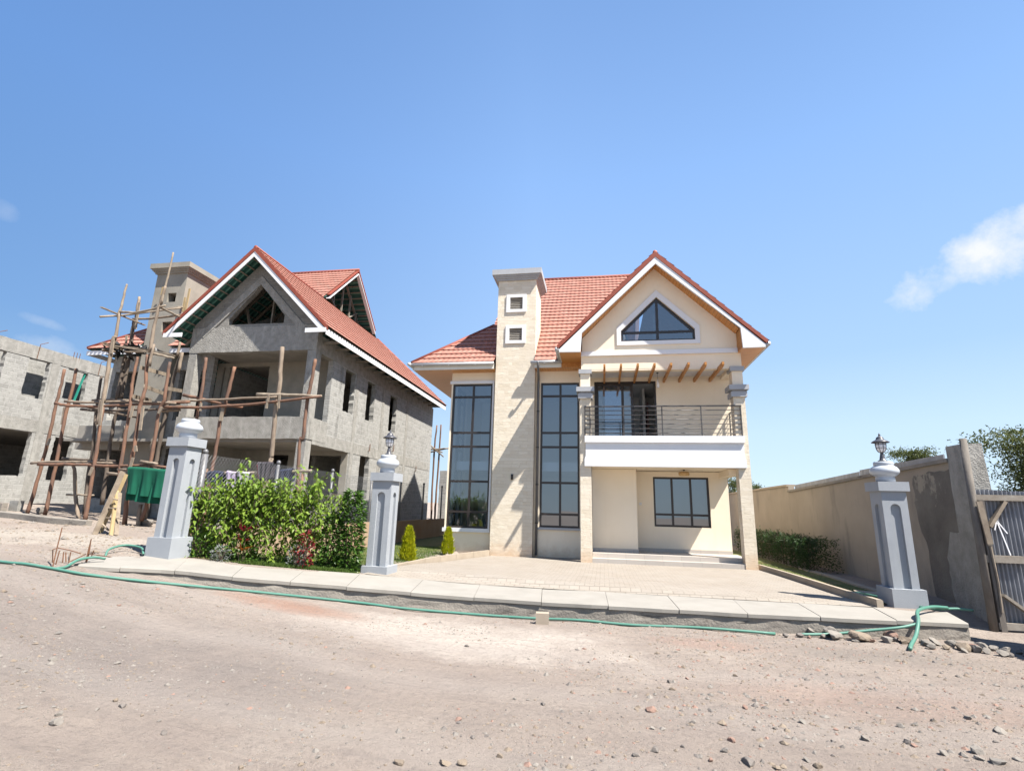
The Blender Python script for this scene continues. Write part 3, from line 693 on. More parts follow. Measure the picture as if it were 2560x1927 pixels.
        raf.build('rafters', m_timber, rf)
        MB().box(*Pt(xr+ex-.09, 0, 7.085), *Pt(xr+2.85, be-.4, 7.10)).build('eave_brandering', m_slabdark, rf) if False else None
    mb = MB(); mb.v = [Pt(gx0+.25, my, mr-.08), Pt(gx0+.25, my-4.2, mr-4.2*k2-.08), Pt(gx0+.25, my+4.2, mr-4.2*k2-.08)]; mb.f = [(0, 1, 2)]; mb.build('gablet_board', m_timber if raw else m_white, rf)
    # gablet at the right end of the main ridge, open truss
    gy = 2.75; zc = zr+.1
    for sgn in (-1, 1):
        A, B = Pt(gx1+.02, my, mr+.03), Pt(gx1+.02, my+sgn*gy, mr-gy*k2+.03)
        MB().beam(A-Vector((0, 0, .05)), B-Vector((0, 0, .05)), .06, .20, (1, 0, 0)).build('verge_flashing', m_trim, rf)
        MB().beam(A-Vector((.0, 0, .25)), B-Vector((.0, 0, .25)), .04, .20, (1, 0, 0)).build('bargeboard', m_white, rf)
    tr = MB(); xg = gx1-.75
    for yy, zz in ((my, mr-.25), (my-.9, mr-1.1), (my+.9, mr-1.1), (my-1.7, mr-1.9), (my+1.7, mr-1.9)): tr.beam(Pt(xg, yy, zr-.2), Pt(xg, yy, zz), .05, .1, (1, 0, 0))
    for sgn in (-1, 1):
        tr.beam(Pt(xg-.06, my, mr-.3), Pt(xg-.06, my+sgn*2.6, mr-.3-2.6*k2), .05, .12, (1, 0, 0))
        tr.beam(Pt(xg+.06, my, zr), Pt(xg+.06, my+sgn*1.7, mr-1.9), .05, .1, (1, 0, 0))
    tr.build('gablet_truss', m_timber, rf)
    return rf

def attic_truss(O, root):
    o = Vector(O); tr = MB(); y = o.y+1.0; x0 = o.x; z0 = o.z
    P = lambda x, z: Vector((x0+x, y, z0+z))
    tr.beam(P(2.78, 7.4), P(2.78, 10.6), .06, .13, (0, 1, 0))
    for s in (-1, 1):
        tr.beam(P(2.78+s*.75, 7.4), P(2.78+s*1.55, 9.1), .06, .12, (0, 1, 0)) if s > 0 else tr.beam(P(2.03, 7.4), P(1.45, 9.1), .06, .12, (0, 1, 0))
        tr.beam(P(2.78+s*1.9, 7.4), P(2.78+s*1.9, 8.7), .05, .1, (0, 1, 0))
        tr.beam(P(2.78, 10.5), P(2.78+s*3.0, 10.5-3.0*.985), .06, .14, (0, 1, 0))
    tr.beam(P(-.2, 7.36), P(5.7, 7.36), .06, .14, (0, 1, 0))
    tr.build('roof_truss', m_timber, root)

def window(root, name, o, U, V, outline, mull=(), trans=(), fw_=.06, depth=.07, bars=None, tilt=.004, m=None, seed=1):
    """aluminium window: frame and glazing bars one mesh, its glass a child; outline is a rectangle u0,v0,u1,v1"""
    u0, v0, u1, v1 = outline; o, U, V = Vector(o), Vector(U), Vector(V); Nn = U.cross(V)
    us = [u0]+list(mull)+[u1]; vv = [v0]+list(trans)+[v1]
    holes = []
    for i in range(len(us)-1):
        for j in range(len(vv)-1):
            a = us[i]+(fw_ if i == 0 else fw_*.55); b = us[i+1]-(fw_ if i == len(us)-2 else fw_*.55)
            c = vv[j]+(fw_ if j == 0 else fw_*.55); d = vv[j+1]-(fw_ if j == len(vv)-2 else fw_*.55)
            holes.append((a, c, b, d))
    mb = MB().plate(o-Nn*.03, U, V, rect(u0, v0, u1, v1), [rect(*h) for h in holes], depth)
    fr = mb.build(name, m or m_frame, root)
    rnd = random.Random(seed); gl = MB()
    for a, c, b, d in holes:
        t1, t2 = rnd.uniform(-tilt, tilt), rnd.uniform(-tilt, tilt); e = .004
        q = []
        for (u, v) in ((a-e, c-e), (b+e, c-e), (b+e, d+e), (a-e, d+e)):
            q.append(o+U*u+V*v-Nn*(.03+depth*.5+t1*(u-(a+b)/2)+t2*(v-(c+d)/2)))
        gl.add(q, [(0, 1, 2, 3)])
    gl.build('pane', m_glass, fr)
    return fr, holes

def tower(O, root, style):
    o = Vector(O); raw = style == 'raw'
    x0, x1, y0, y1, zt = -3.37, -1.80, 1.06, 2.7, 10.84
    m = m_render if raw else m_stone
    P = lambda x, y, z: o+Vector((x, y, z))
    zb = .0
    sq = [(-2.86, 9.57, -2.34, 10.09), (-2.86, 8.24, -2.34, 8.76)]
    if raw: sq = [(-2.63, 9.47, -2.2, 9.9), (-2.64, 8.08, -2.14, 8.54)]
    mb = MB(); front(o, rect(x0, zb, x1, zt), [rect(a, b, c, d) for a, b, c, d in sq], .35, y0, mb)
    mb.box(*P(x0, y0+.352, zb), *P(x0+.15, y1, zt)); mb.box(*P(x1-.15, y0+.352, zb), *P(x1, y1, zt)); mb.box(*P(x0+.152, y1-.15, zb), *P(x1-.152, y1, zt))
    tw = mb.build('chimney_tower', m, root)
    mc = m_render if raw else m_capgrey
    cp = MB()
    for d, a, b in ((.07, zt, zt+.07), (.12, zt+.07, zt+.13), (.17, zt+.13, zt+.2), (.235, zt+.2, zt+.43)):
        cp.box(*P(x0-d, y0-d, a), *P(x1+d, y1+d, b))
    cp.build('tower_cap', mc, tw)
    if not raw:
        for a, b, c, d in sq:
            f = front(o, rect(a-.15, b-.12, c+.15, d+.12), [rect(a, b, c, d)], .06, y0-.045).build('vent', m_white, tw)
            sl_ = MB()
            for i in range(7):
                zz = b+(d-b)*(i+.5)/7; sl_.beam(P(a, y0+.03, zz), P(c, y0+.03, zz), .05, .018, (0, .6, 1))
            sl_.build('louvre_slats', m_louvre, f)
    return tw

# ------------------------------------------------------------------ the finished house
H = tag(empty('finished_house', (0, 0, 0)), 'finished cream two storey house with red tiled roof and a balcony over its porch', 'house')
O0 = (0, 0, 0)
house_roof(O0, H, 'done'); attic_truss(O0, H); tower(O0, H, 'done')
# walls
ZL = 7.06
front(O0, [(-5.25, 0), (.0, 0), (.0, ZL), (-5.25, ZL)], [rect(-5.19, .93, -3.54, 6.56), rect(-1.59, 1.05, -.09, 6.56)], .2, 1.4).build('front_wall', m_cream_low if False else m_cream, H)
side_m = MB().plate((-5.25, 0, 0), (0, -1, 0), Z_, [(-14., 0), (-1.601, 0), (-1.601, ZL), (-14., ZL)], [rect(-3.3, .93, -1.64, 6.56)], .2); side_m.build('side_wall', m_cream, H)
side(O0, rect(2.221, 0, 14, 3.29), [], .2, 5.3).build('side_wall', m_cream, H); side(O0, rect(1.821, 3.3, 14, 7.2), [], .2, 5.6).build('side_wall', m_cream, H)
front(O0, rect(-5.25, 0, 5.6, ZL), [], .2, 14.2).build('rear_wall', m_cream, H)
front(O0, rect(.38, .3, 1.96, 3.2), [], .9, 1.1).build('porch_wall', m_cream, H)
front(O0, rect(1.961, .3, 5.3, 3.2), [rect(2.63, 1.19, 4.63, 3.0)], .22, 2.0).build('porch_wall', m_cream, H)
front(O0, rect(.02, 3.3, 5.6, 6.9), [rect(.49, 3.9, 2.83, 6.62)], .22, 1.6).build('balcony_wall', m_cream, H)
# porch slab with moulded white front
sb = MB(); sb.box(.39, .06, 3.21, 5.21, 1.6, 3.30); sb.box(.4, 1.6, 3.22, 5.3, 2.2, 3.295); sb.build('porch_ceiling_slab', m_cream, H)
bx = MB(); bx.box(.15, -.10, 3.2, 5.47, .05, 3.47); bx.box(.17, -.075, 3.47, 5.455, .05, 3.53); bx.box(.19, -.045, 3.53, 5.44, .05, 4.03); bx.box(.16, -.115, 4.03, 5.465, .05, 4.26)
bx.box(5.40, .05, 3.201, 5.47, 1.6, 3.53); bx.box(5.36, .051, 3.531, 5.44, 1.6, 4.03); bx.box(5.33, .052, 4.031, 5.465, 1.6, 4.259)
bx.build('balcony_parapet', m_white, H)
MB().box(.05, .06, 3.301, 5.4, 1.6, 3.9).build('balcony_floor', m_ftile, H)
# side beam in the porch and the balcony
MB().box(5.0, .4, 2.98, 5.3, 2.0, 3.2).build('porch_side_beam', m_cream, H)
# columns
for cx0, cx1 in ((0., .38), (5.22, 5.6)):
    c = MB().box(cx0, 0, 0, cx1, .42, 5.62).build('stone_column', m_stone, H)
    cp = MB(); cp.box(cx0-.07, -.07, 5.62, cx1+.07, .49, 5.79); cp.box(cx0-.02, -.02, 5.79, cx1+.02, .44, 5.86); cp.box(cx0-.13, -.13, 5.86, cx1+.13, .55, 6.03); cp.build('column_capital', m_capgrey, c)
    MB().box(cx0+.015, .01, 6.03, cx1-.015, .40, 6.54).build('column_neck', m_cream, c)
    MB().box(cx0-.045, -.05, 6.54, cx1+.045, .46, 6.70).build('column_top', m_capgrey, c)
# entablature, ledge, gable
bm = MB(); bm.box(.045, .03, 6.701, 5.585, .3, 7.2); bm.box(.425, .035, 6.64, 5.175, .29, 6.701); bm.box(5.2, .30, 6.64, 5.58, 1.6, 7.2); bm.box(.045, .3, 6.66, .3, 1.6, 7.2); bm.build('balcony_beam', m_cream, H)
MB().box(.3, .3, 6.78, 5.2, 1.6, 6.9).build('balcony_ceiling', m_white, H)
front(O0, [(.02, -.0), (5.62, -.0), (5.62, .16), (.02, .16)], [], .2, -.05).build('white_ledge', m_white, H).location = (0, 0, 7.201)
gh = [(1.5, 7.72), (4.09, 7.72), (4.09, 8.13), (2.8, 9.4), (1.5, 8.13)]
front(O0, [(.08, 7.36), (5.54, 7.36), (5.54, 7.86), (2.78, 10.58), (.08, 7.88)], [gh], .2, 0.0).build('gable_wall', m_cream, H)
front(O0, [(1.345, 7.575), (4.255, 7.575), (4.255, 8.24), (2.8, 9.67), (1.345, 8.24)], [gh], .06, -.045).build('gable_window_surround', m_white, H)
gi = [[(1.57, 7.79), (2.76, 7.79), (2.76, 8.03), (1.57, 8.03)], [(2.85, 7.79), (4.02, 7.79), (4.02, 8.03), (2.85, 8.03)], [(1.63, 8.11), (2.76, 8.11), (2.76, 9.24)], [(2.85, 8.11), (3.97, 8.11), (2.85, 9.23)]]
gf = front(O0, gh, gi, .07, .05).build('gable_window', m_frame, H)
mb = MB()
for k, L in enumerate(gi):
    c = (sum(p[0] for p in L)/len(L), sum(p[1] for p in L)/len(L)); t1 = (.004, -.003, .005, -.004)[k]
    mb.add([(a, .085+t1*(a-c[0])-.012*(b-c[1]), b) for a, b in L], [tuple(range(len(L)))])
mb.build('pane', m_glass, gf)
# pergola rafters
for x in (.88, 1.45, 2.02, 2.58, 3.13, 3.70, 4.25, 4.81):
    mb = MB(); mb.plate((x+.035, 0, 0), Y_, Z_, [(-.72, 6.60), (-.62, 6.545), (1.6, 6.545), (1.6, 6.685), (-.72, 6.685)], (), .07); mb.build('pergola_rafter', m_pine, H)
# windows
TR = (1.53, 2.68, 4.03, 4.58, 6.03)
window(H, 'corner_window', (0, 1.4, 0), X_, Z_, (-5.19, .93, -3.54, 6.56), (-4.33,), TR, .075, .07, seed=3)
window(H, 'corner_window', (-5.25, 0, 0), (0, -1, 0), Z_, (-3.3, .93, -1.64, 6.56), (-2.45,), TR, .075, .07, seed=4)
window(H, 'tall_window', (0, 1.4, 0), X_, Z_, (-1.59, 1.05, -.09, 6.56), (-.82,), TR, .075, .07, seed=5)
MB().box(-5.31, 1.33, .79, -3.46, 1.42, .93).build('window_sill', m_white, H); MB().box(-5.30, 1.34, 6.56, -3.47, 1.39, 6.68).build('window_head_band', m_white, H)
MB().box(-3.535, 1.34, .931, -3.47, 1.39, 6.559).build('window_side_band', m_white, H)
MB().box(-1.68, 1.33, .97, -.0, 1.42, 1.05).build('window_sill', m_capgrey, H)
window(H, 'porch_window', (0, 2.03, 0), X_, Z_, (2.63, 1.19, 4.63, 3.0), (3.31, 3.98), (1.63,), .07, .07, seed=6)
# sliding door: fixed outer frame, two leaves slid to the left, right third open
df = MB().plate((0, 1.62, 0), X_, Z_, rect(.49, 3.9, 2.83, 6.62), [rect(.56, 3.97, 2.77, 6.55)], .14).build('sliding_door', m_frame, H)
for a, b, yy in ((.56, 1.62, 1.66), (.80, 1.98, 1.71)):
    lf = MB().plate((0, yy, 0), X_, Z_, rect(a, 3.97, b, 6.55), [rect(a+.09, 4.06, b-.10, 6.46)], .04).build('door_leaf', m_frame, df)
    MB().add([(a+.08, yy+.02, 4.05), (b-.09, yy+.023, 4.05), (b-.09, yy+.02, 6.47), (a+.08, yy+.018, 6.47)], [(0, 1, 2, 3)]).build('pane', m_glass, lf)
    MB().box(b-.07, yy-.05, 4.75, b-.03, yy-.002, 5.1).build('handle', m_dark, lf)
# balcony railing
rl = empty('railing'); rl.parent = H
for zz in (4.36, 4.52, 4.68, 4.84, 5.0, 5.16): MB().tube([(.17, -.03, zz), (5.43, -.03, zz)], .013, 8).build('rail', m_rail, rl, True); MB().tube([(5.41, -.03, zz), (5.41, 1.58, zz)], .013, 8).build('rail', m_rail, rl, True)
MB().box(.15, -.055, 5.29, 5.45, -.005, 5.33).build('handrail', m_rail, rl); MB().box(5.39, -.004, 5.29, 5.435, 1.58, 5.33).build('handrail', m_rail, rl)
for x, y in ((.17, -.03), (1.52, -.03), (2.83, -.03), (4.13, -.03), (5.42, -.03), (5.41, 1.5), (.35, -.03)): MB().box(x-.018, y-.018, 4.26, x+.018, y+.018, 5.29).build('post', m_rail, rl)
# porch floor, step, skirting
MB().box(.39, .35, 0, 5.45, 2.0, .30).build('porch_floor', m_ftile, H); MB().box(.385, .02, 0, 5.215, .349, .15).build('porch_step', m_ftile, H)
sk = MB(); sk.box(.39, 1.08, .301, 1.975, 1.1, .42); sk.box(1.962, 1.1, .301, 1.98, 1.98, .42); sk.box(1.98, 1.975, .301, 5.3, 2.0, .42); sk.build('skirting', m_ftile, H)
MB().box(2.10, 1.985, 1.95, 2.19, 2.0, 2.04).build('light_switch', m_white, H)
# downpipe beside the tower
dp = MB().tube(catmull([(-1.62, .52, 7.2), (-1.62, .62, 6.98), (-1.66, 1.15, 6.72), (-1.68, 1.29, 6.55), (-1.68, 1.30, 6.2)], 5)+[Vector((-1.68, 1.30, .06))], .045, 12).build('downpipe', m_pipe, H, True)
for zz in (5.4, 4.0, 2.6, 1.2): MB().tube([(-1.68, 1.30, zz-.02), (-1.68, 1.30, zz+.02)], .058, 12).build('pipe_clip', m_dark, dp)
# rooms behind the glass
rm = MB(); rm.box(-5.04, 1.61, .0, 1.95, 6, .28); rm.box(-5.04, 1.95, 3.15, -.0, 6, 3.5); rm.box(-5.04, 6.0, .28, 1.95, 6.1, 6.9); rm.box(-.0, 2.3, 3.5, .15, 6, 6.8); rm.box(1.6, 2.3, .29, 1.75, 6, 3.1)
rm.box(-5.04, 1.62, 6.75, 5.3, 6.05, 6.85); rm.box(1.97, 2.25, .0, 5.3, 5.5, .28); rm.box(1.97, 5.5, .28, 5.3, 5.6, 3.2); rm.box(1.97, 2.23, 3.06, 5.3, 5.5, 3.15)
rm.box(.16, 1.83, 3.4, 5.55, 5.3, 3.9); rm.box(.16, 5.3, 3.9, 5.55, 5.4, 6.75); rm.box(5.2, 1.83, 3.9, 5.39, 5.3, 6.75); rm.box(2.45, 3.4, 3.9, 2.55, 5.3, 6.74); rm.box(-3.2, 2.72, .28, -3.1, 6, 6.74)
rm.build('interior_walls', m_int, H)
MB().box(2.60, 3.2, 3.9, 2.66, 3.9, 6.1).build('inside_door', m_doorwood, H)
MB().box(3.2, 4.9, .28, 4.3, 5.45, 1.2).build('kitchen_counter', m_dark, H)
# lamps of the house (they hang from it)
def pendant(name, x, y, ztop, zlamp, label, prof, m, group=None):
    t = tag(empty(name, (x, y, ztop)), label, 'lamp')
    MB().tube([(x, y, ztop), (x, y, zlamp+prof[-1][1])], .006, 6).build('cord', m_dark, t)
    MB().tube([(x, y, ztop-.03), (x, y, ztop)], .04, 12).build('ceiling_rose', m_dark, t)
    MB().lathe((x, y, zlamp), prof, 20).build('lamp_shade', m, t, True)
pendant('pendant_lamp', 3.64, 1.15, 3.21, 3.0, 'round woven cane lamp hanging from the porch ceiling above the window', [(.15, 0), (.19, .03), (.19, .1), (.15, .13), (.03, .13)], m_wicker)
pendant('pendant_lamp', 2.84, .95, 6.78, 6.2, 'small glass bottle lamp hanging from the balcony ceiling by the door', [(.02, 0), (.055, .02), (.05, .16), (.025, .28), (.02, .33)], m_frost)
wl = tag(empty('wall_light', (-2.6, 1.05, 2.85)), 'small black cylinder light fixed to the stone tower', 'light')
MB().tube([(-2.6, 1.05, 2.75), (-2.6, 1.05, 2.95)], .045, 14).build('housing', m_dark, wl, True); MB().box(-2.63, 1.05, 2.81, -2.57, 1.1, 2.89).build('bracket', m_dark, wl)

# ------------------------------------------------------------------ the house under construction
OL = Vector((-15.64, -.893, .755))
Lh = tag(empty('unfinished_house', OL), 'grey unfinished two storey house with red roof and open window holes', 'house')
def Pl(x, y, z): return OL+Vector((x, y, z))
house_roof(OL, Lh, 'raw'); attic_truss(OL, Lh); tower(OL, Lh, 'raw')
gho = [(1.55, 7.86), (4.02, 7.86), (4.02, 8.2), (2.79, 9.55), (1.55, 8.1)]
gin = rough_loop(gho, .2, .012, 1)
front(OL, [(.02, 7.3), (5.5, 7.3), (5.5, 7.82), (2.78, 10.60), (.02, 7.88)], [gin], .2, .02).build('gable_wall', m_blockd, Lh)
sr_ = MB()        # cast band round the triangular opening
for a, b, yb_ in (((.45, 7.42), (2.79, 9.74), .087), ((2.70, 9.83), (5.1, 7.4), .093)): sr_.beam(Pl(a[0], yb_, a[1]), Pl(b[0], yb_, b[1]), .23, .27, (1, 0, 1))
sr_.build('cast_gable_band', m_rough, Lh)
rb = MB(); front(OL, rough_loop(rect(.0, 6.70, 5.6, 7.75), .25, .012, 2), [], .3, -.015, rb); rb.build('ring_beam', m_rough, Lh)
side(OL, rough_loop(rect(.29, 6.66, 14, 7.35), .3, .01, 3), [], .25, 5.605).build('ring_beam', m_rough, Lh)
for (x0, x1, z0, z1) in ((.0, .36, 4.08, 6.7), (5.22, 5.6, 4.08, 6.7), (5.22, 5.6, 0, 3.24), (0, .36, 0, 3.24)):
    MB().box(*Pl(x0+.01, .0, z0), *Pl(x1-.004, .38, z1)).build('concrete_column', m_rough, Lh)
pp = MB(); front(OL, rough_loop(rect(-.04, 3.25, 5.62, 4.09), .25, .014, 4), [], .16, -.03, pp); side(OL, rough_loop(rect(.14, 3.25, 1.35, 4.08), .25, .01, 5), [], .16, 5.62, pp); pp.build('balcony_parapet', m_rough, Lh)
fs = MB(); fs.box(*Pl(-5.3, .14, 3.15), *Pl(5.45, 5, 3.26)); fs.box(*Pl(-5.2, 5.0, 3.15), *Pl(5.4, 14, 3.26)); fs.box(*Pl(-5.3, .2, -.3), *Pl(5.58, 14, .1)); fs.box(*Pl(.3, .3, 6.85), *Pl(5.3, 13.8, 6.95)); fs.build('floor_slab', m_slabdark, Lh)
H2 = [rect(2.43, 4.78, 3.35, 6.6), rect(4.58, 4.76, 5.45, 6.6), rect(7.28, 4.66, 8.18, 6.5)]
side(OL, [(1.33, 3.24), (14., 3.24), (14., 6.67), (1.33, 6.67)], [rough_loop(h, .12, .022, 6+i) for i, h in enumerate(H2)], .22, 5.6).build('upper_side_wall', m_block, Lh)
side(OL, [(3.33, -.5), (14., -.5), (14., 3.24), (3.33, 3.24)], [rough_loop(rect(4.47, .95, 5.46, 3.1), .12, .02, 9), rough_loop(rect(8.3, .7, 9.0, 1.5), .12, .02, 19)][:1], .22, 5.6).build('lower_side_wall', m_block, Lh)
side(OL, rough_loop(rect(0.4, 3.1, 14, 3.55), .3, .012, 10), [], .24, 5.612).build('side_beam', m_rough, Lh)
for yy in (3.45, 6.3, 9.6):    # raw pour streaks over the columns
    MB().box(*Pl(5.4, yy, -.5), *Pl(5.615, yy+.3, 6.66)).build('tie_column', m_rough, Lh)
# walls inside the balcony and the porch
front(OL, rect(-.3, 3.26, 5.6, 6.85), [rough_loop(rect(.0, 3.5, .08, 6.66), .3, .004, 11), rough_loop(rect(.30, 3.9, 2.25, 6.68), .2, .015, 12)], .2, 2.0).build('balcony_wall', m_render, Lh)
front(OL, rect(-.3, -.3, 5.6, 3.15), [rough_loop(rect(1.85, -.1, 2.8, 2.97), .2, .012, 13), rough_loop(rect(3.35, .95, 5.3, 2.97), .2, .012, 14)], .2, 3.3).build('porch_wall', m_render, Lh)
side(OL, rect(.4, .1, 3.3, 3.15), [], .15, .5).build('porch_wall', m_render, Lh)
side(OL, rect(1.35, 3.26, 2.0, 6.67), [], .3, 5.58).build('balcony_cheek', m_render, Lh) if False else None
front(OL, [(-5.1, -.5), (.0, -.5), (.0, 7.1), (-5.1, 7.1)], [rough_loop(rect(-4.9, .9, -3.5, 3.0), .15, .02, 15), rough_loop(rect(-4.9, 4.2, -3.5, 6.4), .15, .02, 16), rough_loop(rect(-1.6, .9, -.3, 3.0), .15, .02, 17), rough_loop(rect(-1.6, 4.2, -.3, 6.4), .15, .02, 18)], .2, 1.4).build('front_wall', m_block, Lh)
MB().box(*Pl(-5.6, .9, 2.9), *Pl(-3.39, 1.4, 3.9)).build('concrete_ledge', m_slabdark, Lh)
MB().plate(Pl(-5.1, 0, 0), (0, -1, 0), Z_, rect(-14, -.5, -1.6, 7.1), [], .2).build('left_wall', m_block, Lh)
front(OL, rect(-5.1, -.5, 5.6, 7.1), [], .2, 14).build('rear_wall', m_block, Lh)
for xx, y0, y1, zz0, zz1 in ((-.2, 2.2, 9, -.3, 6.8), (2.9, 5, 13, -.3, 6.8)): MB().box(*Pl(xx, y0, zz0), *Pl(xx+.2, y1, zz1)).build('partition_wall', m_block, Lh)
MB().box(*Pl(-4.9, 7, -.3), *Pl(5.3, 7.2, 6.8)).build('partition_wall', m_slabdark, Lh)
for yy, zz in ((8.0, 3.7), (11.5, 2.9), (5.2, 3.4)): MB().tube([Pl(5.6, yy, zz), Pl(5.68, yy, zz-.03), Pl(5.68, yy+.01, zz+.3)], .02, 6).build('rebar_stub', m_rust, Lh)

# ------------------------------------------------------------------ roofless block building at the far left
XB = -25.7; zb = 1.26
Bb = tag(empty('block_building', (XB, 2, zb)), 'roofless grey concrete block building with rebar sticking out of its top beam', 'building')
up = [(-3.6, 6.17, -2.6, 8.02), (-1.25, 6.17, -.25, 8.0), (.72, 6.17, 1.66, 8.0), (2.55, 6.47, 3.6, 7.97), (6.4, 6.4, 7.3, 7.95)]
lo = [(-4.2, 2.0, -2.2, 4.6), (-.4, 2.55, 1.6, 4.6), (2.68, 2.45, 3.6, 4.53), (5.2, 2.45, 6.05, 4.47)]
side((XB, 0, 0), rect(-5, .8, 13, 8.02), [rough_loop(rect(*h), .14, .022, i) for i, h in enumerate(up+lo)], .22).build('block_wall', m_block, Bb)
side((XB+.02, 0, 0), rough_loop(rect(-5, 8.02, 13, 8.62), .3, .015, 3), [], .26).build('ring_beam', m_rough, Bb)
side((XB+.02, 0, 0), rough_loop(rect(-5, 4.62, 13, 5.18), .3, .012, 5), [], .26).build('floor_beam', m_rough, Bb)
for yy in (1.75, 4.5, 9.0): MB().box(XB-.2, yy, .9, XB+.018, yy+.38, 8.02).build('concrete_column', m_rough, Bb)
ib = MB(); ib.box(XB-9, -5, 4.65, XB-.24, 13, 4.85); ib.build('floor_slab', m_slabdark, Bb)
side((XB-.9, 0, 0), rect(-5, 4.86, 13, 8.55), [], .2).build('inner_wall', m_block, Bb)
front((XB, 0, 0), rect(-9, .8, -.22, 8.6), [rect(-8, 1.5, -6, 4.3), rect(-4, 1.5, -1.5, 4.3), rect(-8, 5.6, -6, 7.8), rect(-4, 5.6, -1.5, 7.8)], .22, 13).build('rear_wall', m_block, Bb)
MB().box(XB-9.2, -5, .8, XB-9, 13, 8.6).build('far_wall', m_block, Bb)
MB().beam((XB-.1, 3.25, 6.45), (XB-.1, 3.5, 7.95), .10, .05, (0, 1, 0)).build('green_plank', mat('green_painted_plank', (.02, .20, .15), None, 1, .6, 0, 0), Bb)
for yy, k in ((1.0, 0), (2.65, 1), (2.8, 1), (2.95, 1), (4.1, 0), (5.0, 2), (5.6, 0), (7.4, 0), (-.8, 0)):
    z = 8.62; p = [(XB, yy, z-.45), (XB+.02, yy, z+.25)] if k == 1 else [(XB+.03, yy, z-.6), (XB+.05, yy, z+.12), (XB+.07, yy+.3, z+.3)] if k == 0 else [(XB, yy+.15, z-.1), (XB, yy-.15, z+.35)]
    MB().tube(p, .016, 5).build('rebar', m_rust, Bb)
MB().box(XB+.02, -5, .9, XB+.35, 13, 1.32).build('plinth', m_slabdark, Bb)

# rough wall and scaffold seen between the two houses
rwl = tag(front((0, 0, 0), rough_loop(rect(-11.5, -.2, -4.5, 4.35), .4, .02, 8), [], .2, 20.).build('block_wall', m_block, None, base=Vector((-8, 20, 0))), 'pale block wall far behind, seen between the two houses', 'wall')
# ==SITE==
def q1(x, y): return (x/3.456, 580+y/3.456)
def q2(x, y): return (x/3.456, 1000+y/3.456)
def q3(x, y): return (400+x/2.973, 580+y/2.973)
def q5(x, y): return (440+x/4.254, 1100+y/4.254)
def q6(x, y): return (2200+x/2.6861, 1020+y/2.6861)
def A(q, Y): return at(q[0], q[1], Y)

# ------------------------------------------------------------------ gate pillars and their lamps
def gate_pillar(x, y, z, label, w=.47):
    """x, y = front left corner of the shaft at ground z"""
    t = tag(empty('gate_pillar', (x+w/2, y+w/2, z)), label, 'pillar', 'grey gate pillars')
    MB().box(x-.075, y-.075, z-.45, x+w+.075, y+w+.075, z+.35).build('plinth', m_pillar, t)
    z0, z1 = z+.35, z+2.26; d = .055; a0, a1 = .14, w-.14; zt = z1-.26; ri = (a1-a0)/2
    arch = [(a0, z0+.0)]+[(a1, z0+.0), (a1, zt-ri)]+[((a0+a1)/2+ri*math.cos(k*math.pi/10), zt-ri+ri*math.sin(k*math.pi/10)) for k in range(1, 10)]+[(a0, zt-ri)]
    outer = [(0, z0), (a0, z0)]+arch[::-1][:-1]+[(a1, z0)] if False else None
    mb = MB(); mb.box(x+d, y+d, z0, x+w-d, y+w-d, z1)
    half = [(a0, z0)]+[(a0, zt-ri)]+[((a0+a1)/2-ri*math.cos(k*math.pi/10), zt-ri+ri*math.sin(k*math.pi/10)) for k in range(1, 10)]+[(a1, zt-ri), (a1, z0)]
    loop = [(0, z0)]+half+[(w, z0), (w, z1), (0, z1)]
    mb.plate((x, y, 0), X_, Z_, loop, (), d+.002)
    D = d+.003; ls = [(min(max(a, D), w-D), b_) for a, b_ in loop]
    mb.plate((x+w, y, 0), Y_, Z_, ls, (), d+.002); mb.plate((x, y+w, 0), (0, -1, 0), Z_, ls, (), d+.002); mb.plate((x+w, y+w, 0), (-1, 0, 0), Z_, loop, (), d+.002)
    mb.build('shaft', m_pillar, t)
    e = .055; MB().box(x-e, y-e, z1, x+w+e, y+w+e, z1+.19).build('pillar_cap', m_pillar, t)
    zb = z1+.19; prof = [(.175, 0), (.175, .09), (.165, .115), (.2, .135), (.25, .17), (.27, .215), (.265, .26), (.235, .305), (.195, .335), (.175, .345), (.185, .36), (.185, .41), (.17, .43), (.10, .432)]
    MB().lathe((x+w/2, y+w/2, zb), prof, 36).build('urn_finial', m_urn, t, True)
    return (x+w/2, y+w/2, zb+.432)
gate_pillar(-8.54, -8.5, .575, 'grey gate pillar without a lamp beside the hanging green cloth', .43)
tm = gate_pillar(-4.59, -6.68, 0., 'grey gate pillar with a lamp between the creepers and the golden thuja')
tr_ = gate_pillar(6.46, -6.23, 0., 'grey gate pillar with a lamp beside the stained yard wall')
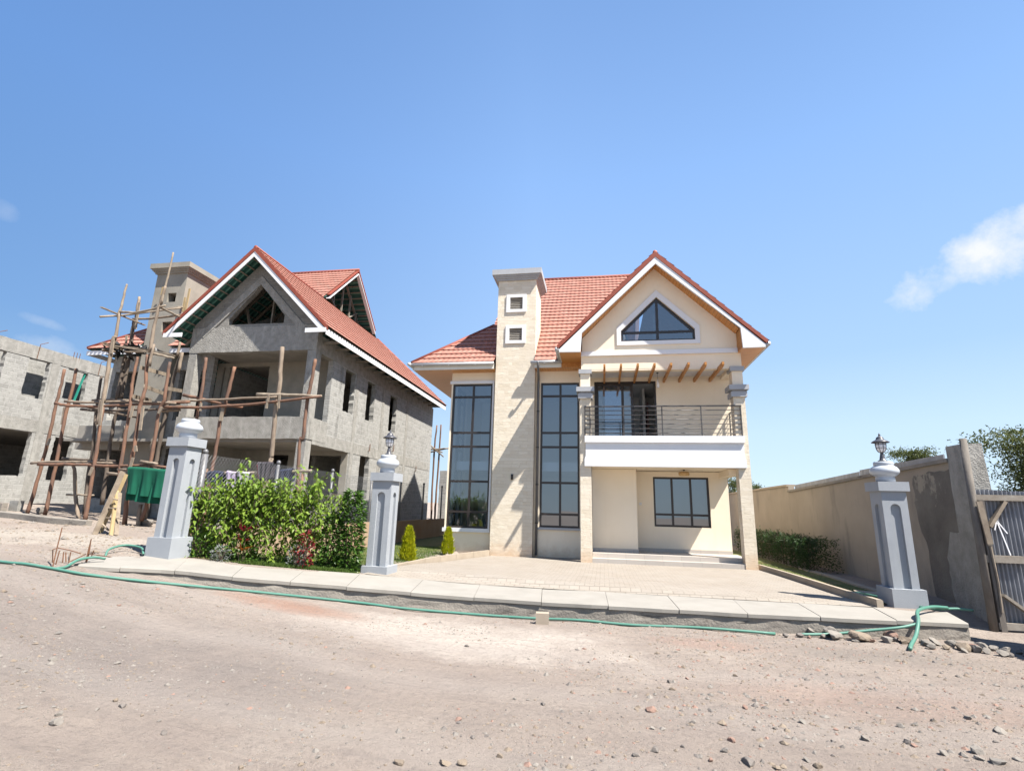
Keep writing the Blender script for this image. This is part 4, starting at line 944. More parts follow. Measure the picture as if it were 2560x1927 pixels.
def pillar_lamp(c, label):
    t = tag(empty('pillar_lamp', c), label, 'lamp', 'lamps on the gate pillars')
    MB().lathe(c, [(.095, 0), (.095, .02), (.06, .04), (.05, .09), (.035, .16), (.028, .19), (.05, .2)], 24).build('lamp_base', m_lampiron, t, True)
    MB().lathe(c, [(.03, .2), (.06, .215), (.085, .26), (.098, .33), (.10, .40)], 24).build('lamp_glass', m_frost, t, True)
    cg = MB()
    for k in range(8):
        a = k*math.pi/4; cg.tube([(c[0]+r*math.cos(a), c[1]+r*math.sin(a), c[2]+z) for r, z in ((.033, .2), (.064, .213), (.09, .26), (.103, .33), (.105, .41))], .005, 5)
    for r, z in ((.098, .29), (.106, .37)): cg.tube([(c[0]+r*math.cos(k*math.pi/12), c[1]+r*math.sin(k*math.pi/12), c[2]+z) for k in range(25)], .004, 5)
    cg.build('lamp_cage', m_lampiron, t, True)
    MB().lathe(c, [(.10, .405), (.165, .41), (.17, .42), (.13, .45), (.085, .475), (.07, .50), (.068, .52), (.05, .535), (.03, .55), (.018, .56), (.022, .575), (.02, .59), (.006, .62)], 28).build('lamp_roof', m_lampiron, t, True)
pillar_lamp(tm, 'black lamp with frosted glass on the pillar by the creepers')
pillar_lamp(tr_, 'black lamp with frosted glass on the pillar by the yard wall')

# ------------------------------------------------------------------ low wall and chain link fence between the two plots
tag(MB().plate((-8.2, 0, 0), Y_, Z_, rough_loop(rect(-8.0, -.5, 11.3, 1.03), .5, .008, 2), (), .17).build('low_wall', m_lowwall, None, base=Vector((-8.2, 0, 0))), 'low pinkish plastered wall under the chain link fence', 'wall')
fn = tag(empty('chain_link_fence', (-8.28, -8, 1.0)), 'galvanised chain link fence with round topped posts on the low wall', 'fence')
for yy in (-7.75, -4.95, -1.9, 1.2, 4.3, 7.4, 10.5):
    p = MB().tube([(-8.28, yy, .6 if yy > -7 else .45), (-8.28, yy, 2.74)], .042 if yy > -7 else .07, 12).build('fence_post', m_pipe, fn, True)
    MB().lathe((-8.28, yy, 2.73), [(.02, 0), (.05, .02), (.062, .06), (.05, .10), (.02, .125)], 14).build('ball_cap', m_pipe, p, True)
wm = MB(); step = .105; zt, zb_ = 2.68, 1.02; h = zt-zb_
def strip(y0, z0, y1, z1, off): wm.tube([(-8.235+off, y0, z0), (-8.235-off, y1, z1)], .0028, 4, False)
y = -8.0-h
while y < 7.5:
    for sgn in (1, -1):
        a, b = (y, y+h) if sgn > 0 else (y+h, y)
        # clip to the run
        n = 14
        P = [(a+(b-a)*k/n, zb_+h*k/n) for k in range(n+1)]
        P = [p for p in P if -8.0 <= p[0] <= 7.5]
        if len(P) > 1: wm.tube([(-8.235+.006*sgn*(-1)**i, p[0], p[1]+(.05 if i == len(P)-1 and abs(p[1]-zt) < .01 else 0)) for i, p in enumerate(P)], .0026, 4, False)
    y += step
wm.build('wire_mesh', m_mesh, fn)

# ------------------------------------------------------------------ plants
def leaf(mb, p, d, n, L, w, fold=.25, droop=0.):
    d = d.normalized(); s = d.cross(n)
    if s.length < 1e-4: s = d.cross(Vector((1, 0, 0)))
    s.normalize(); n = s.cross(d).normalized()
    m1 = p+d*L*.42; t = p+d*L-n*L*droop; up = n*w*fold
    mb.add([p, m1+s*w*.5+up, t, m1-s*w*.5+up, m1], [(0, 4, 1), (4, 2, 1), (0, 3, 4), (4, 3, 2)])
def rv(r=1.): return Vector((random.gauss(0, r), random.gauss(0, r), random.gauss(0, r)))
# climbing creepers hanging between the left and the middle pillar
def bed(x): return interp(BACK, x)+.42
cre = [(-8.12, -7.45, 2.18, 21), (-7.55, -6.95, 2.15, 18), (-7.05, -6.45, 2.18, 18), (-6.55, -5.95, 2.22, 15), (-6.05, -5.5, 2.1, 8), (-5.6, -5.2, 1.9, 5)]
names = ('creeper with bright leaves next to the pillar without a lamp', 'bright green creeper above the orange red leaf plant', 'bright green creeper to the right of the red leaf plant', 'bright green creeper below the charcoal jacket', 'thin bright creeper in front of the grey palm', 'thin short creeper left of the glossy dark shrub')
for (x0, x1, ztop, ns), lab in zip(cre, names):
    cx = (x0+x1)/2; t = tag(empty('creeper', (cx, bed(cx), gz(cx, bed(cx)))), lab, 'creeper', 'creepers between the gate pillars')
    lf, st = MB(), MB()
    for k in range(int(ns*2.1)):
        x = random.uniform(x0-.08, x1+.08); y = bed(x)+random.uniform(-.22, .3); zb0 = gz(x, y)+.02
        up = k < ns*.5
        z = zb0 if up else ztop+random.uniform(-.35, .12)-.18*abs(mnoise.noise(Vector((x*2.2, 3, 1))))*2
        zend = ztop+random.uniform(-.2, .5) if (up and k % 3 == 0) else (ztop if up else random.uniform(zb0+.15, ztop-.6))
        pts = []; p = Vector((x, y, z)); dx = random.uniform(-.22, .22); wph = random.uniform(0, 6.28)
        nst = max(3, int(abs(zend-z)/.045))
        for i in range(nst):
            p = p+Vector((dx*.09+.022*math.sin(i*.22+wph)+random.gauss(0, .012), random.gauss(0, .012), (zend-z)/nst)); pts.append(p.copy())
            for _ in range(2 if random.random() < .3 else 1):
                az = random.uniform(0, 6.283); out_ = Vector((math.cos(az), math.sin(az)*.8-.25, random.uniform(-1.3, .1)))
                leaf(lf, p+rv(.035), out_, Vector((out_.x*.4, -.35, 1))+rv(.3), random.uniform(.10, .165), random.uniform(.05, .082), .2, .22)
        if len(pts) > 2: st.tube(pts[::3]+[pts[-1]], .004, 4, False)
    lf.build('leaves', m_vine, t); st.build('stems', m_bark, t)
def bush(name, c, rx, ry, h, n, L, w, ml, label, cat, shape='round', upright=.2, group=None, seed=0, stem=True):
    random.seed(seed+int(abs(c[0]*100))); t = tag(empty(name, c), label, cat, group); lf = MB(); c = Vector(c)
    for i in range(n):
        a = random.uniform(0, 6.283); r = random.random()**.45; zz = random.random()
        if shape == 'flame':
            zz = zz**.8; env = math.sin(min(1, zz*1.0+.12)*math.pi*.5)*(1-zz)**.62*1.6 if zz > .15 else .85+zz
            env = (1-zz)**.75*1.18*min(1, .62+zz*2.2)
            r = .55+.45*random.random()
        elif shape == 'round': env = math.sqrt(max(.02, 1-((zz-.45)/.58)**2))
        else: env = 1
        lump = 1+.22*mnoise.noise(Vector((math.cos(a)*1.7, math.sin(a)*1.7, zz*4))+c)
        p = c+Vector((rx*r*env*math.cos(a)*lump, ry*r*env*math.sin(a)*lump, h*zz*(1 if shape != 'flame' else 1)))
        d = Vector((math.cos(a), math.sin(a), upright))+rv(.45)
        if shape == 'flame': p += Vector((d.x, d.y, 0))*.03*random.random()
        leaf(lf, p, d, Vector((0, 0, 1))+rv(.5), L*random.uniform(.7, 1.3), w*random.uniform(.7, 1.3))
    lf.build('leaves', ml, t)
    if stem:
        st = MB()
        for k in range(5):
            a = k*1.3; st.tube([c-Vector((0, 0, .03)), c+Vector((rx*.2*math.cos(a), ry*.2*math.sin(a), h*.35)), c+Vector((rx*.55*math.cos(a), ry*.55*math.sin(a), h*.75))], [.014, .01, .005], 5)
        st.build('stems', m_bark, t)
    return t
bush('shrub', (-4.98, bed(-4.98)-.02, .17), .34, .26, 1.85, 1700, .12, .055, m_shrub, 'tall dark glossy shrub beside the lamp pillar', 'shrub', 'round', -.2, seed=2)
bush('shrub', (-5.35, bed(-5.35)+.02, .2), .3, .22, 1.25, 900, .11, .05, m_shrub, 'lower dark glossy shrub between the grey palm and the tall shrub', 'shrub', 'round', -.2, seed=3)
bush('shrub', (-7.9, bed(-7.9)-.12, .45), .32, .2, .55, 260, .085, .04, m_shrub, 'small dark shrub at the foot of the creeper by the left pillar', 'shrub', 'round', 0, seed=4)
bush('shrub', (-7.0, bed(-7.0)-.18, .36), .42, .18, .5, 330, .08, .04, m_shrub, 'low dark green shrub at the pavement edge under the creepers', 'shrub', 'round', 0, seed=5)
bush('flowering_plant', (-5.7, bed(-5.7)-.3, .29), .18, .16, .8, 170, .09, .05, m_redleaf, 'small dark red leaved plant in front of the low pink wall', 'plant', 'round', .1, seed=6)
bush('silver_plant', (-7.3, bed(-7.3)-.36, .44), .22, .15, .32, 330, .05, .016, m_silver, 'low silver leaved plant under the red leaf plant', 'plant', 'round', .4, seed=7)
bush('silver_plant', (-5.85, bed(-5.9)-.3, .3), .2, .14, .5, 240, .055, .018, m_silver, 'low silver leaved plant beside the dark red leaved plant', 'plant', 'round', .4, seed=8)
bush('silver_plant', (-4.85, -5.75, .05), .16, .2, .52, 420, .055, .016, m_silver, 'silver leaved plant at the kerb between lamp pillar and golden thuja', 'plant', 'round', .4, seed=9)
# red cordyline
t = tag(empty('cordyline', (-6.98, -7.72, .38)), 'red and orange sword leaved plant in the middle of the creepers', 'plant'); lf = MB(); lo_ = MB()
for zc, nn, mb_, L in ((1.22, 16, lf, .27), (1.0, 9, lf, .22), (.82, 12, lo_, .2)):
    for k in range(nn):
        a = k*2.4; leaf(mb_, Vector((-6.98+.05*math.cos(a), -7.72+.05*math.sin(a), zc-.16)), Vector((math.cos(a), math.sin(a), .75+.4*random.random())), Vector((math.cos(a), math.sin(a), 1)), L*random.uniform(.8, 1.2), .055, .2, .25)
lf.build('leaves', m_redleaf, t); lo_.build('lower_leaves', m_orange, t); MB().tube([(-6.98, -7.72, .34), (-6.98, -7.72, 1.0)], .015, 6).build('stem', m_bark, t)
# small palm
t = tag(empty('palm', (-6.35, -6.35, .25)), 'young grey green feather palm behind the thin creepers', 'palm'); st = MB(); lf = MB()
for k in range(9):
    a = k*.7+.3; L = 1.15; pts = []
    for i in range(9):
        s = i/8; pts.append(Vector((-6.3+math.cos(a)*L*s*.75, -6.3+math.sin(a)*L*s*.55, .9+1.25*math.sin(s*2.0)*.95-.25*s*s)))
    st.tube(pts, [.012-.001*i for i in range(9)], 5)
    for i in range(1, 8):
        for f in (0, .5):
            p = pts[i].lerp(pts[i+1], f); d = (pts[i+1]-pts[i]).normalized(); s_ = d.cross(Vector((0, 0, 1))).normalized()
            for sg in (-1, 1): leaf(lf, p, d*.5+s_*sg-Vector((0, 0, .45)), Vector((0, 0, 1)), .30, .014, .1, .1)
st.tube([(-6.35, -6.35, .2), (-6.3, -6.3, .95)], .022, 6); st.build('stalks', m_bark, t); lf.build('fronds', m_palm, t)
# golden thujas
bush('thuja', (-4.93, -3.15, .07), .21, .21, .98, 3600, .10, .030, m_thuja, 'larger golden thuja on the lawn nearer the lamp pillar', 'shrub', 'flame', 2.4, 'golden thujas on the lawn', 1, False)
bush('thuja', (-4.55, -.35, .08), .19, .19, .86, 2800, .10, .028, m_thuja, 'smaller golden thuja in front of the corner window of the finished house', 'shrub', 'flame', 2.4, 'golden thujas on the lawn', 1, False)
# hedge by the yard wall
random.seed(5); t = tag(empty('hedge', (7.5, 3.5, 0)), 'dark green hedge growing along the foot of the yard wall', 'hedge'); lf = MB(); st = MB()
for i in range(15000):
    y = -.15+9.1*random.random()**1.5; hgt = 1.0+.17*mnoise.noise(Vector((y*1.3, 1, 2)))+.12*mnoise.noise(Vector((y*4, 5, 2)))
    z = hgt*random.random()**.7; x = 6.95+.14*mnoise.noise(Vector((y*1.7, z*2, 7)))+random.random()**2*1.05+.12*abs(z-.5)
    if mnoise.noise(Vector((y*2.4, z*2.4, x*2))) < -.33: continue
    a = random.uniform(0, 6.28); leaf(lf, Vector((x, y, z)), Vector((math.cos(a)-.4, math.sin(a), random.uniform(-.3, 1))), Vector((-.5, -.3, 1))+rv(.5), random.uniform(.05, .09), .032)
for k in range(70):
    y = k*.13-.1; z = 1.0+.17*mnoise.noise(Vector((y*1.3, 1, 2))); x = random.uniform(7., 7.5); p0 = Vector((x, y, z-.3)); top = z+random.uniform(.02, .22)
    st.tube([(x, y, 0), (x+random.uniform(-.1, .1), y, z)], .008, 4)
    for i in range(16): a = random.uniform(0, 6.28); leaf(lf, Vector((x, y, z-.25+(top-z+.25)*i/16)), Vector((math.cos(a), math.sin(a), .4)), Vector((0, 0, 1))+rv(.4), .07, .03)
lf.build('leaves', m_hedge, t); st.build('stems', m_bark, t)
# lawn grass
random.seed(11); gm_ = MB()
def blades(n, fn, hmin=.03, hmax=.07):
    k = 0
    while k < n:
        x, y = fn()
        if x is None: continue
        z = gz(x, y); a = random.uniform(0, 6.28); h_ = random.uniform(hmin, hmax); b = Vector((x, y, z-.005)); s = Vector((math.cos(a), math.sin(a), 0))*.008
        tip = b+Vector((random.gauss(0, .02), random.gauss(0, .02), h_)); gm_.add([b-s, b+s, tip], [(0, 1, 2)]); k += 1
def lawnL():
    x = random.uniform(-8.1, -4.7); y = random.uniform(-8, 2.5)
    return (x, y) if y > interp(BACK, x)+.02 else (None, None)
def edgeL():
    x = random.uniform(-6.9, -4.7); return x, interp(BACK, x)+random.random()**1.5*.55+.0
def lawnR():
    x = random.uniform(6.0, 7.0); y = random.uniform(-4.6, 3)
    if x < 5.78+(.3-y)*.04+.06: return None, None
    return (x, y) if mnoise.noise(Vector((x*1.5, y*.9, 3))) > -.3 else (None, None)
blades(26000, lawnL); blades(7000, edgeL, .04, .1); blades(6500, lawnR)
tag(gm_.build('grass', m_grass), kind='stuff')
# soil and turf ground of the two lawns
def sheet(name, pts, m, dz, kind='structure', step=.35):
    tri = tessellate_polygon([[Vector((x, y, 0)) for x, y in pts]]); mb = MB()
    import bmesh
    bm = bmesh.new(); vv = [bm.verts.new((x, y, 0)) for x, y in pts]
    for f in tri: bm.faces.new([vv[i] for i in f])
    for _ in range(4): bmesh.ops.subdivide_edges(bm, edges=[e for e in bm.edges if e.calc_length() > step], cuts=1, use_grid_fill=False)
    bmesh.ops.triangulate(bm, faces=bm.faces)
    for v in bm.verts: v.co.z = gz(v.co.x, v.co.y)+dz
    bmesh.ops.recalc_face_normals(bm, faces=bm.faces)
    if sum(f.normal.z for f in bm.faces) < 0: bmesh.ops.reverse_faces(bm, faces=bm.faces)
    me = bpy.data.meshes.new(name); bm.to_mesh(me); bm.free(); me.materials.append(m); o = bpy.data.objects.new(name, me); COL.objects.link(o); return tag(o, kind=kind)
m_turf = mat('turf_soil', (.085, .105, .035), (.13, .13, .05), 5., .95, 80, .02, .8, stain=((.27, .15, .085), (1.3, 1.3, 1.3), .56, .74, .7))
sheet('lawn', [(-8.19, -8.1), (-7.3, -7.95), (-6.2, -7.55), (-5.2, -7.2), (-4.66, -6.95), (-4.68, -5.9), (-4.56, -4.), (-4.37, -2.1), (-3.46, .95), (-5.2, 1.35), (-5.2, 11), (-8.19, 11)], m_turf, .012)
sheet('lawn', [(5.84, .3), (5.98, -2), (6.11, -5.1), (6.17, -6.1), (6.95, -5.9), (7.1, -4), (7.0, .0), (7.0, 9), (5.7, 9)], m_turf, .034)
t = tag(empty('edging_slabs', (7.05, -3, 0)), 'sunken concrete edging slabs beside the lawn strip at the yard wall', 'edging')
for k in range(6): MB().box(6.98+.05*math.sin(k), -.2-k*.85, -.05, 7.18+.05*math.sin(k), .6-k*.85, .075).build('edging_slab', m_kerb, t)
MB().beam((6.35, -4.75, .05), (7.0, -4.95, .05), .5, .07).build('edging_slab', m_kerb, t)

# trees
def tree(name, x, y, h, r, label, n, L, seed, group='trees beyond the yard wall', flat=.55, trunk=.16):
    random.seed(seed); t = tag(empty(name, (x, y, 0)), label, 'tree', group); tk = MB(); lf = MB()
    tips = []
    fork = Vector((x, y, h*.28)); tk.tube([(x, y, -.1), (x+.05, y, h*.14), fork], [trunk, trunk*.8, trunk*.65], 8)
    for k in range(9):
        a = k*2.39+random.random(); rr = r*random.uniform(.35, .8); e = fork+Vector((math.cos(a)*rr, math.sin(a)*rr, h*random.uniform(.25, .62)))
        m_ = fork.lerp(e, .5)+Vector((0, 0, h*.06)); tk.tube([fork, m_, e], [trunk*.5, trunk*.3, trunk*.12], 6); tips.append(e)
        for j in range(3):
            e2 = e+Vector((random.gauss(0, r*.25), random.gauss(0, r*.25), random.uniform(-.05, .18)*h)); tk.tube([m_.lerp(e, .6), e2], [trunk*.15, trunk*.05], 5); tips.append(e2)
    tops = [(p, random.uniform(.16, .30)*r) for p in tips]+[(Vector((x+random.gauss(0, r*.4), y+random.gauss(0, r*.4), h*random.uniform(.28, .7))), .3*r) for _ in range(30)]
    for i in range(n):
        c, s = random.choice(tops); p = c+Vector((random.gauss(0, s), random.gauss(0, s), random.gauss(0, s*flat)))
        if p.z > h: p.z = h-random.random()*.3
        leaf(lf, p, rv(), Vector((0, 0, 1))+rv(.7), L*random.uniform(.6, 1.4), L*.42)
    lf.build('crown', m_acacia, t); tk.build('trunk', m_bark, t)
tree('acacia_tree', 30.2, 21.5, 7.9, 3.0, 'big bushy acacia behind the corrugated iron gate', 24000, .24, 21)
tree('acacia_tree', 34, 24, 7.6, 2.6, 'dark acacia at the edge of the picture behind the iron gate', 9000, .25, 22)
tree('acacia_tree', 26.1, 30, 7.7, 1.35, 'round acacia top showing over the yard wall behind the lamp pillar', 9000, .20, 23, trunk=.12)
tree('acacia_tree', 15.6, 45, 6.2, 1.9, 'far acacia seen between porch column and yard wall', 6000, .22, 24)
tree('acacia_tree', 18.0, 46, 5.2, .9, 'smallest far acacia just right of the porch column', 3000, .2, 25, trunk=.1)

# ------------------------------------------------------------------ yard wall, iron gate
yw = tag(empty('yard_wall', (8.3, 5, 0)), 'long tan plastered yard wall with damp stains and concrete coping', 'wall')
xw = 8.2
MB().plate((xw, 4.59, 0), (0, -1, 0), Z_, [(0, -.4), (10.2, -.4), (10.2, 2.93), (0, 2.62)], (), .22).build('wall_panel', m_bwall, yw)
MB().plate((xw, 30, 0), (0, -1, 0), Z_, [(0, -.4), (25.4, -.4), (25.4, 2.86), (0, 2.82)], (), .22).build('wall_panel', m_bwall, yw)
MB().beam((xw+.1, 4.58, 2.66), (xw+.1, -5.61, 2.97), .34, .08).build('coping', m_wallconc, yw); MB().beam((xw+.1, 30, 2.86), (xw+.1, 4.60, 2.90), .34, .08).build('coping', m_kerb, yw)
zs = MB()
for y0, y1, z0, z1 in ((4.2, -1.2, 2.74, 2.92), (-1.25, -5.2, 2.92, 3.02)): zs.plate((xw+.12, y0, 0), (0, -1, 0), Z_, [(0, z0), (y0-y1, z0+.03), (y0-y1, z1+.12), (0, z0+.16)], (), .03)
zs.build('metal_flashing', m_zinc, yw)
MB().plate((xw-.012, -4.1, 0), (0, -1, 0), Z_, rough_loop([(.3, -.35), (1.5, -.35), (1.5, 2.80), (.05, 2.72), (.0, 1.9), (.25, 1.0)], .2, .05, 5), (), .03).build('cement_patch', m_bwall2, yw)
MB().plate((xw-.02, -4.9, 0), (0, -1, 0), Z_, rough_loop([(.15, -.3), (1.0, -.3), (1.0, 1.2), (.75, 1.5), (.35, 1.45), (.1, .9)], .15, .04, 6), (), .02).build('pale_plaster_patch', m_rough, yw)
cpst = tag(MB().plate((8.15, -6.1, 0), X_, Z_, rough_loop([(-.02, -.4), (.46, -.4), (.40, 3.28), (.01, 3.26)], .3, .008, 3), (), .5).build('concrete_post', m_rough, None, base=Vector((8.3, -6, 0))), 'raw concrete post at the end of the yard wall', 'post')
tag(MB().tube([(7.93, -6.5, -.45), (7.95, -6.5, 1.5), (7.985, -6.48, 3.32)], [.068, .066, .062], 12).build('wooden_post', m_polew, None, True, base=Vector((7.95, -6.5, 0))), 'round grey wooden post wired to the concrete post', 'post')
gt = tag(empty('iron_gate', (8.1, -6.45, -.2)), 'corrugated iron gate on a timber frame with a chalk arrow', 'gate')
cs = MB(); n = 420; x0 = 8.0
for i in range(n+1):
    x = x0+i*3.4/n; yy = -6.44+.022*math.sin(i*2*math.pi/9.4)
    top = 2.30+.012*math.sin(i*.05); cs.v += [Vector((x, yy, -.16)), Vector((x, yy+.0, top))]
cs.f = [(2*i, 2*i+2, 2*i+3, 2*i+1) for i in range(n)]; cs.build('corrugated_sheet', m_zinc, gt)
MB().box(7.96, -6.55, 2.10, 11.4, -6.465, 2.21).build('top_rail', m_timber, gt); MB().box(7.92, -6.55, .94, 8.62, -6.465, 1.07).build('middle_rail', m_timber, gt); MB().box(8.0, -6.55, -.25, 11.4, -6.465, -.13).build('bottom_rail', m_timber, gt)
MB().beam((8.50, -6.50, 2.09), (8.16, -6.50, 1.60), .06, .10, Y_).build('brace', m_plank, gt); MB().beam((8.17, -6.52, .36), (8.75, -6.52, -.12), .05, .10, Y_).build('brace', m_timber, gt)
MB().box(8.02, -6.56, -.3, 8.12, -6.47, 2.09).build('gate_stile', m_polew, gt); MB().beam((8.0, -6.60, 2.08), (8.06, -6.60, 1.28), .10, .03, Y_).build('patch_board', m_plank, gt)
MB().tube([(8.07, -6.58, 1.25), (8.09, -6.58, .6), (8.07, -6.57, .05)], .018, 6).build('stick', m_plank, gt)
ar = MB()
for a, b in (((8.455, 1.08), (8.33, 1.70)), ((8.325, 1.72), (8.265, 1.54)), ((8.33, 1.72), (8.47, 1.48))): ar.beam((a[0], -6.468, a[1]), (b[0], -6.468, b[1]), .022, .004, Y_)
ar.build('chalk_arrow', m_chalk, gt)
# the fence of the next plot runs on towards the road; its shade lies on the dirt at the right
ff = tag(empty('iron_fence', (8.36, -8.6, -.3)), 'corrugated iron fence panel running beside the road next to the gate', 'fence')
mb = MB()
for i in range(181):
    y = -7.75-i*2.6/180; mb.v += [Vector((8.36+.02*math.sin(i*2*math.pi/6), y, -.5)), Vector((8.36+.02*math.sin(i*2*math.pi/6), y, 2.2))]
mb.f = [(2*i, 2*i+2, 2*i+3, 2*i+1) for i in range(180)]; mb.build('corrugated_sheet', m_zinc, ff); MB().box(8.39, -10.3, 1.8, 8.46, -7.75, 1.9).build('rail', m_timber, ff)

# ------------------------------------------------------------------ scaffolds
def wob(pts, n=4, amp=.007):
    o = []; L = catmull(pts, n)
    for i, p in enumerate(L): o.append(p+(rv(amp) if 0 < i < len(L)-1 else Vector((0, 0, 0))))
    return o
def pole(root, pts, Y, r=.055, m=None, name='pole', Y2=None):
    """pts = photo pixels; the pole lies in the upright plane y = Y (to Y2 at its other end)"""
    n = len(pts)-1; P = [A(p, Y+((Y2-Y)*i/n if Y2 is not None else 0)) for i, p in enumerate(pts)]
    P = wob(P); k = len(P); rs = [r*(1.08-.25*i/k)*random.uniform(.92, 1.08) for i in range(k)]
    return MB().tube(P, rs, 9).build(name, m or m_pole, root, True)
random.seed(31)
sc1 = tag(empty('pole_scaffold', (-17.2, -2.6, .95)), 'tall rough pole scaffold with board platforms in front of the bare tower', 'scaffold', 'pole scaffolds round the unfinished house')
F_, B_ = -3.1, -1.3
D1 = lambda *L: [q1(*p) for p in L]
def D12(a, b): return [q1(*p) for p in a]+[q2(*p) for p in b]
for pts, Y, r, m in (
    (D12([(235, 2435)], [])[:0]+[q2(230, 990), q2(300, 770), q2(370, 520), q2(420, 330), q2(480, 60), q1(520, 1350), q1(557, 1185)], -2.5, .058, m_pole),
    ([q2(385, 995), q2(440, 750), q2(490, 530), q2(530, 320), q2(575, 90), q1(615, 1400), q1(660, 1180)], -2.6, .06, m_pole),
    ([q2(725, 990), q2(765, 640), q2(800, 420), q2(832, 80), q1(850, 1420), q1(876, 1245)], B_, .06, m_poled),
    ([q2(732, 1050), q2(775, 800), q2(815, 560), q2(850, 330), q2(890, 60)], F_, .06, m_pole),
    ([q2(850, 210), q2(875, 20), q1(895, 1440), q1(930, 1200), q1(975, 950), q1(1000, 900)], F_-.06, .07, m_poleg),
    ([q1(975, 985), q1(1010, 850), q1(1033, 700)], F_, .055, m_poleg), ([q1(1020, 740), q1(1055, 610), q1(1085, 500), q1(1098, 452)], F_, .042, m_plank),
    ([q2(880, 905), q2(915, 650), q2(950, 400), q2(985, 180), q2(1035, 70)], B_, .07, m_poled), ([q1(1010, 1450), q1(1050, 1240), q1(1075, 1090), q1(1110, 1060)], B_, .07, m_poled),
    ([q1(1040, 1440), q1(1085, 1230), q1(1125, 1000), q1(1150, 830), q1(1160, 760)], B_+.1, .075, m_poled), ([q1(1160, 830), q1(1185, 680), q1(1203, 560)], B_+.1, .06, m_poleg),
    ([q2(995, 960), q2(1030, 640), q2(1075, 350), q2(1120, 80), q1(1140, 1320), q1(1165, 1190), q1(1190, 1078)], F_, .056, m_pole),
    ([q2(1075, 1075), q2(1100, 840), q2(1125, 600), q2(1160, 420), q2(1210, 60), q1(1245, 1400), q1(1265, 1200), q1(1275, 1060)], F_, .066, m_pole),
    ([q1(1290, 1160), q1(1330, 970)], F_-.05, .05, m_poleg),
    ([q1(1295, 1040), q1(1325, 850), q1(1365, 680), q1(1400, 560), q1(1430, 470)], F_, .055, m_poleg), ([q1(1395, 620), q1(1425, 490), q1(1462, 340), q1(1497, 178)], F_, .035, m_plank),
    ([q2(1190, 1100), q2(1215, 900)], F_, .07, m_poleg), ([q2(1225, 1040), q2(1270, 880), q2(1290, 590), q2(1330, 380), q2(1378, 90), q1(1420, 1450), q1(1445, 1280), q1(1468, 1125)], F_, .06, m_pole),
    ([q2(1240, 1060), q2(1300, 800), q2(1370, 420), q2(1435, 90), q1(1465, 1400), q1(1510, 1210), q1(1570, 1040)], B_, .07, m_poled),
    ([q1(1540, 1210), q1(1575, 1040)], B_-.1, .06, m_poleg), ([q1(1530, 1070), q1(1555, 950)], B_-.1, .05, m_poleg),
    ([q2(685, 1040), q2(655, 860), q2(640, 600), q2(635, 520)], -2.5, .06, m_poleg)):
    pole(sc1, pts, Y, r, m)
for pts, Y, Y2, r, m in (
    ([(475, 1478), (600, 1500), (860, 1505), (1150, 1490), (1440, 1478), (1640, 1468)], F_, -2.6, .05, m_pole), ([(560, 1462), (800, 1475), (1000, 1462), (1300, 1470), (1520, 1480)], F_+.1, -2.7, .045, m_poleg),
    ([(640, 1480), (900, 1540), (1150, 1535), (1400, 1530), (1560, 1500)], B_-.3, B_, .05, m_poled), ([(700, 1530), (950, 1560), (1180, 1600)], B_, B_, .045, m_poled),
    ([(800, 1455), (1000, 1450), (1300, 1462)], B_, B_, .05, m_poleg),
    ([(1030, 690), (1200, 692), (1430, 635)], F_, F_, .042, m_plank), ([(865, 732), (1100, 715), (1570, 655)], F_+.1, B_, .038, m_plank), ([(1150, 752), (1330, 745), (1565, 715)], B_, B_, .045, m_poleg), ([(1385, 650), (1480, 700), (1575, 740)], F_, B_, .04, m_plank),
    ([(1420, 665), (1575, 650)], B_, B_, .05, m_plank), ([(1290, 1045), (1400, 1065), (1505, 1090)], F_, F_+.3, .042, m_plank), ([(890, 1020), (1030, 1040)], F_, B_, .045, m_poleg)):
    pole(sc1, [q1(*p) for p in pts], Y, r, m, 'ledger', Y2)
for pts, Y, Y2, r, m in (
    ([(270, 545), (420, 535), (700, 535), (1000, 545)], -2.9, -2.9, .045, m_poleg), ([(330, 555), (650, 555), (1000, 570), (1250, 562), (1440, 580)], F_, F_, .05, m_pole), ([(540, 505), (760, 520), (1005, 525)], B_, B_, .06, m_poled),
    ([(575, 815), (690, 818), (810, 822)], -2.5, -2.5, .035, m_plank), ([(1020, 600), (1300, 595), (1435, 605)], F_, F_, .045, m_poleg), ([(930, 632), (1110, 640)], F_, F_, .05, m_poleg), ([(1215, 530), (1360, 552)], F_-.1, F_, .05, m_poleg)):
    pole(sc1, [q2(*p) for p in pts], Y, r, m, 'ledger', Y2)
def plank(root, a, b, Y, Y2, w=.12, h=.035, m=None, name='board', up=(0, 0, 1)):
    return MB().beam(A(a, Y), A(b, Y2), w, h, up).build(name, m or m_plank, root)
for a, b, Y, Y2, w in (((875, 650), (1250, 805), F_-.2, B_+.3, .10), ((890, 955), (1110, 1015), F_-.1, B_, .14), ((905, 975), (1080, 1025), F_-.2, B_-.2, .12), ((1000, 985), (1300, 1035), F_, F_+.1, .12), ((1050, 990), (1330, 1020), F_+.5, F_+.5, .14), ((1100, 1000), (1500, 1065), F_+.9, F_+.7, .14), ((1340, 1010), (1500, 1065), B_, B_, .16), ((1085, 1035), (1300, 1035), F_, F_, .10)):
    plank(sc1, q1(*a), q1(*b), Y, Y2, w)
for a, b, Y, Y2 in (((1215, 1170), (1470, 1240), F_-.05, B_), ((1245, 1330), (1440, 1405), F_-.05, B_), ((1150, 1418), (1305, 1455), F_-.05, B_), ((1440, 1350), (1570, 1372), F_, B_)): plank(sc1, q1(*a), q1(*b), Y, Y2, .035, .13)
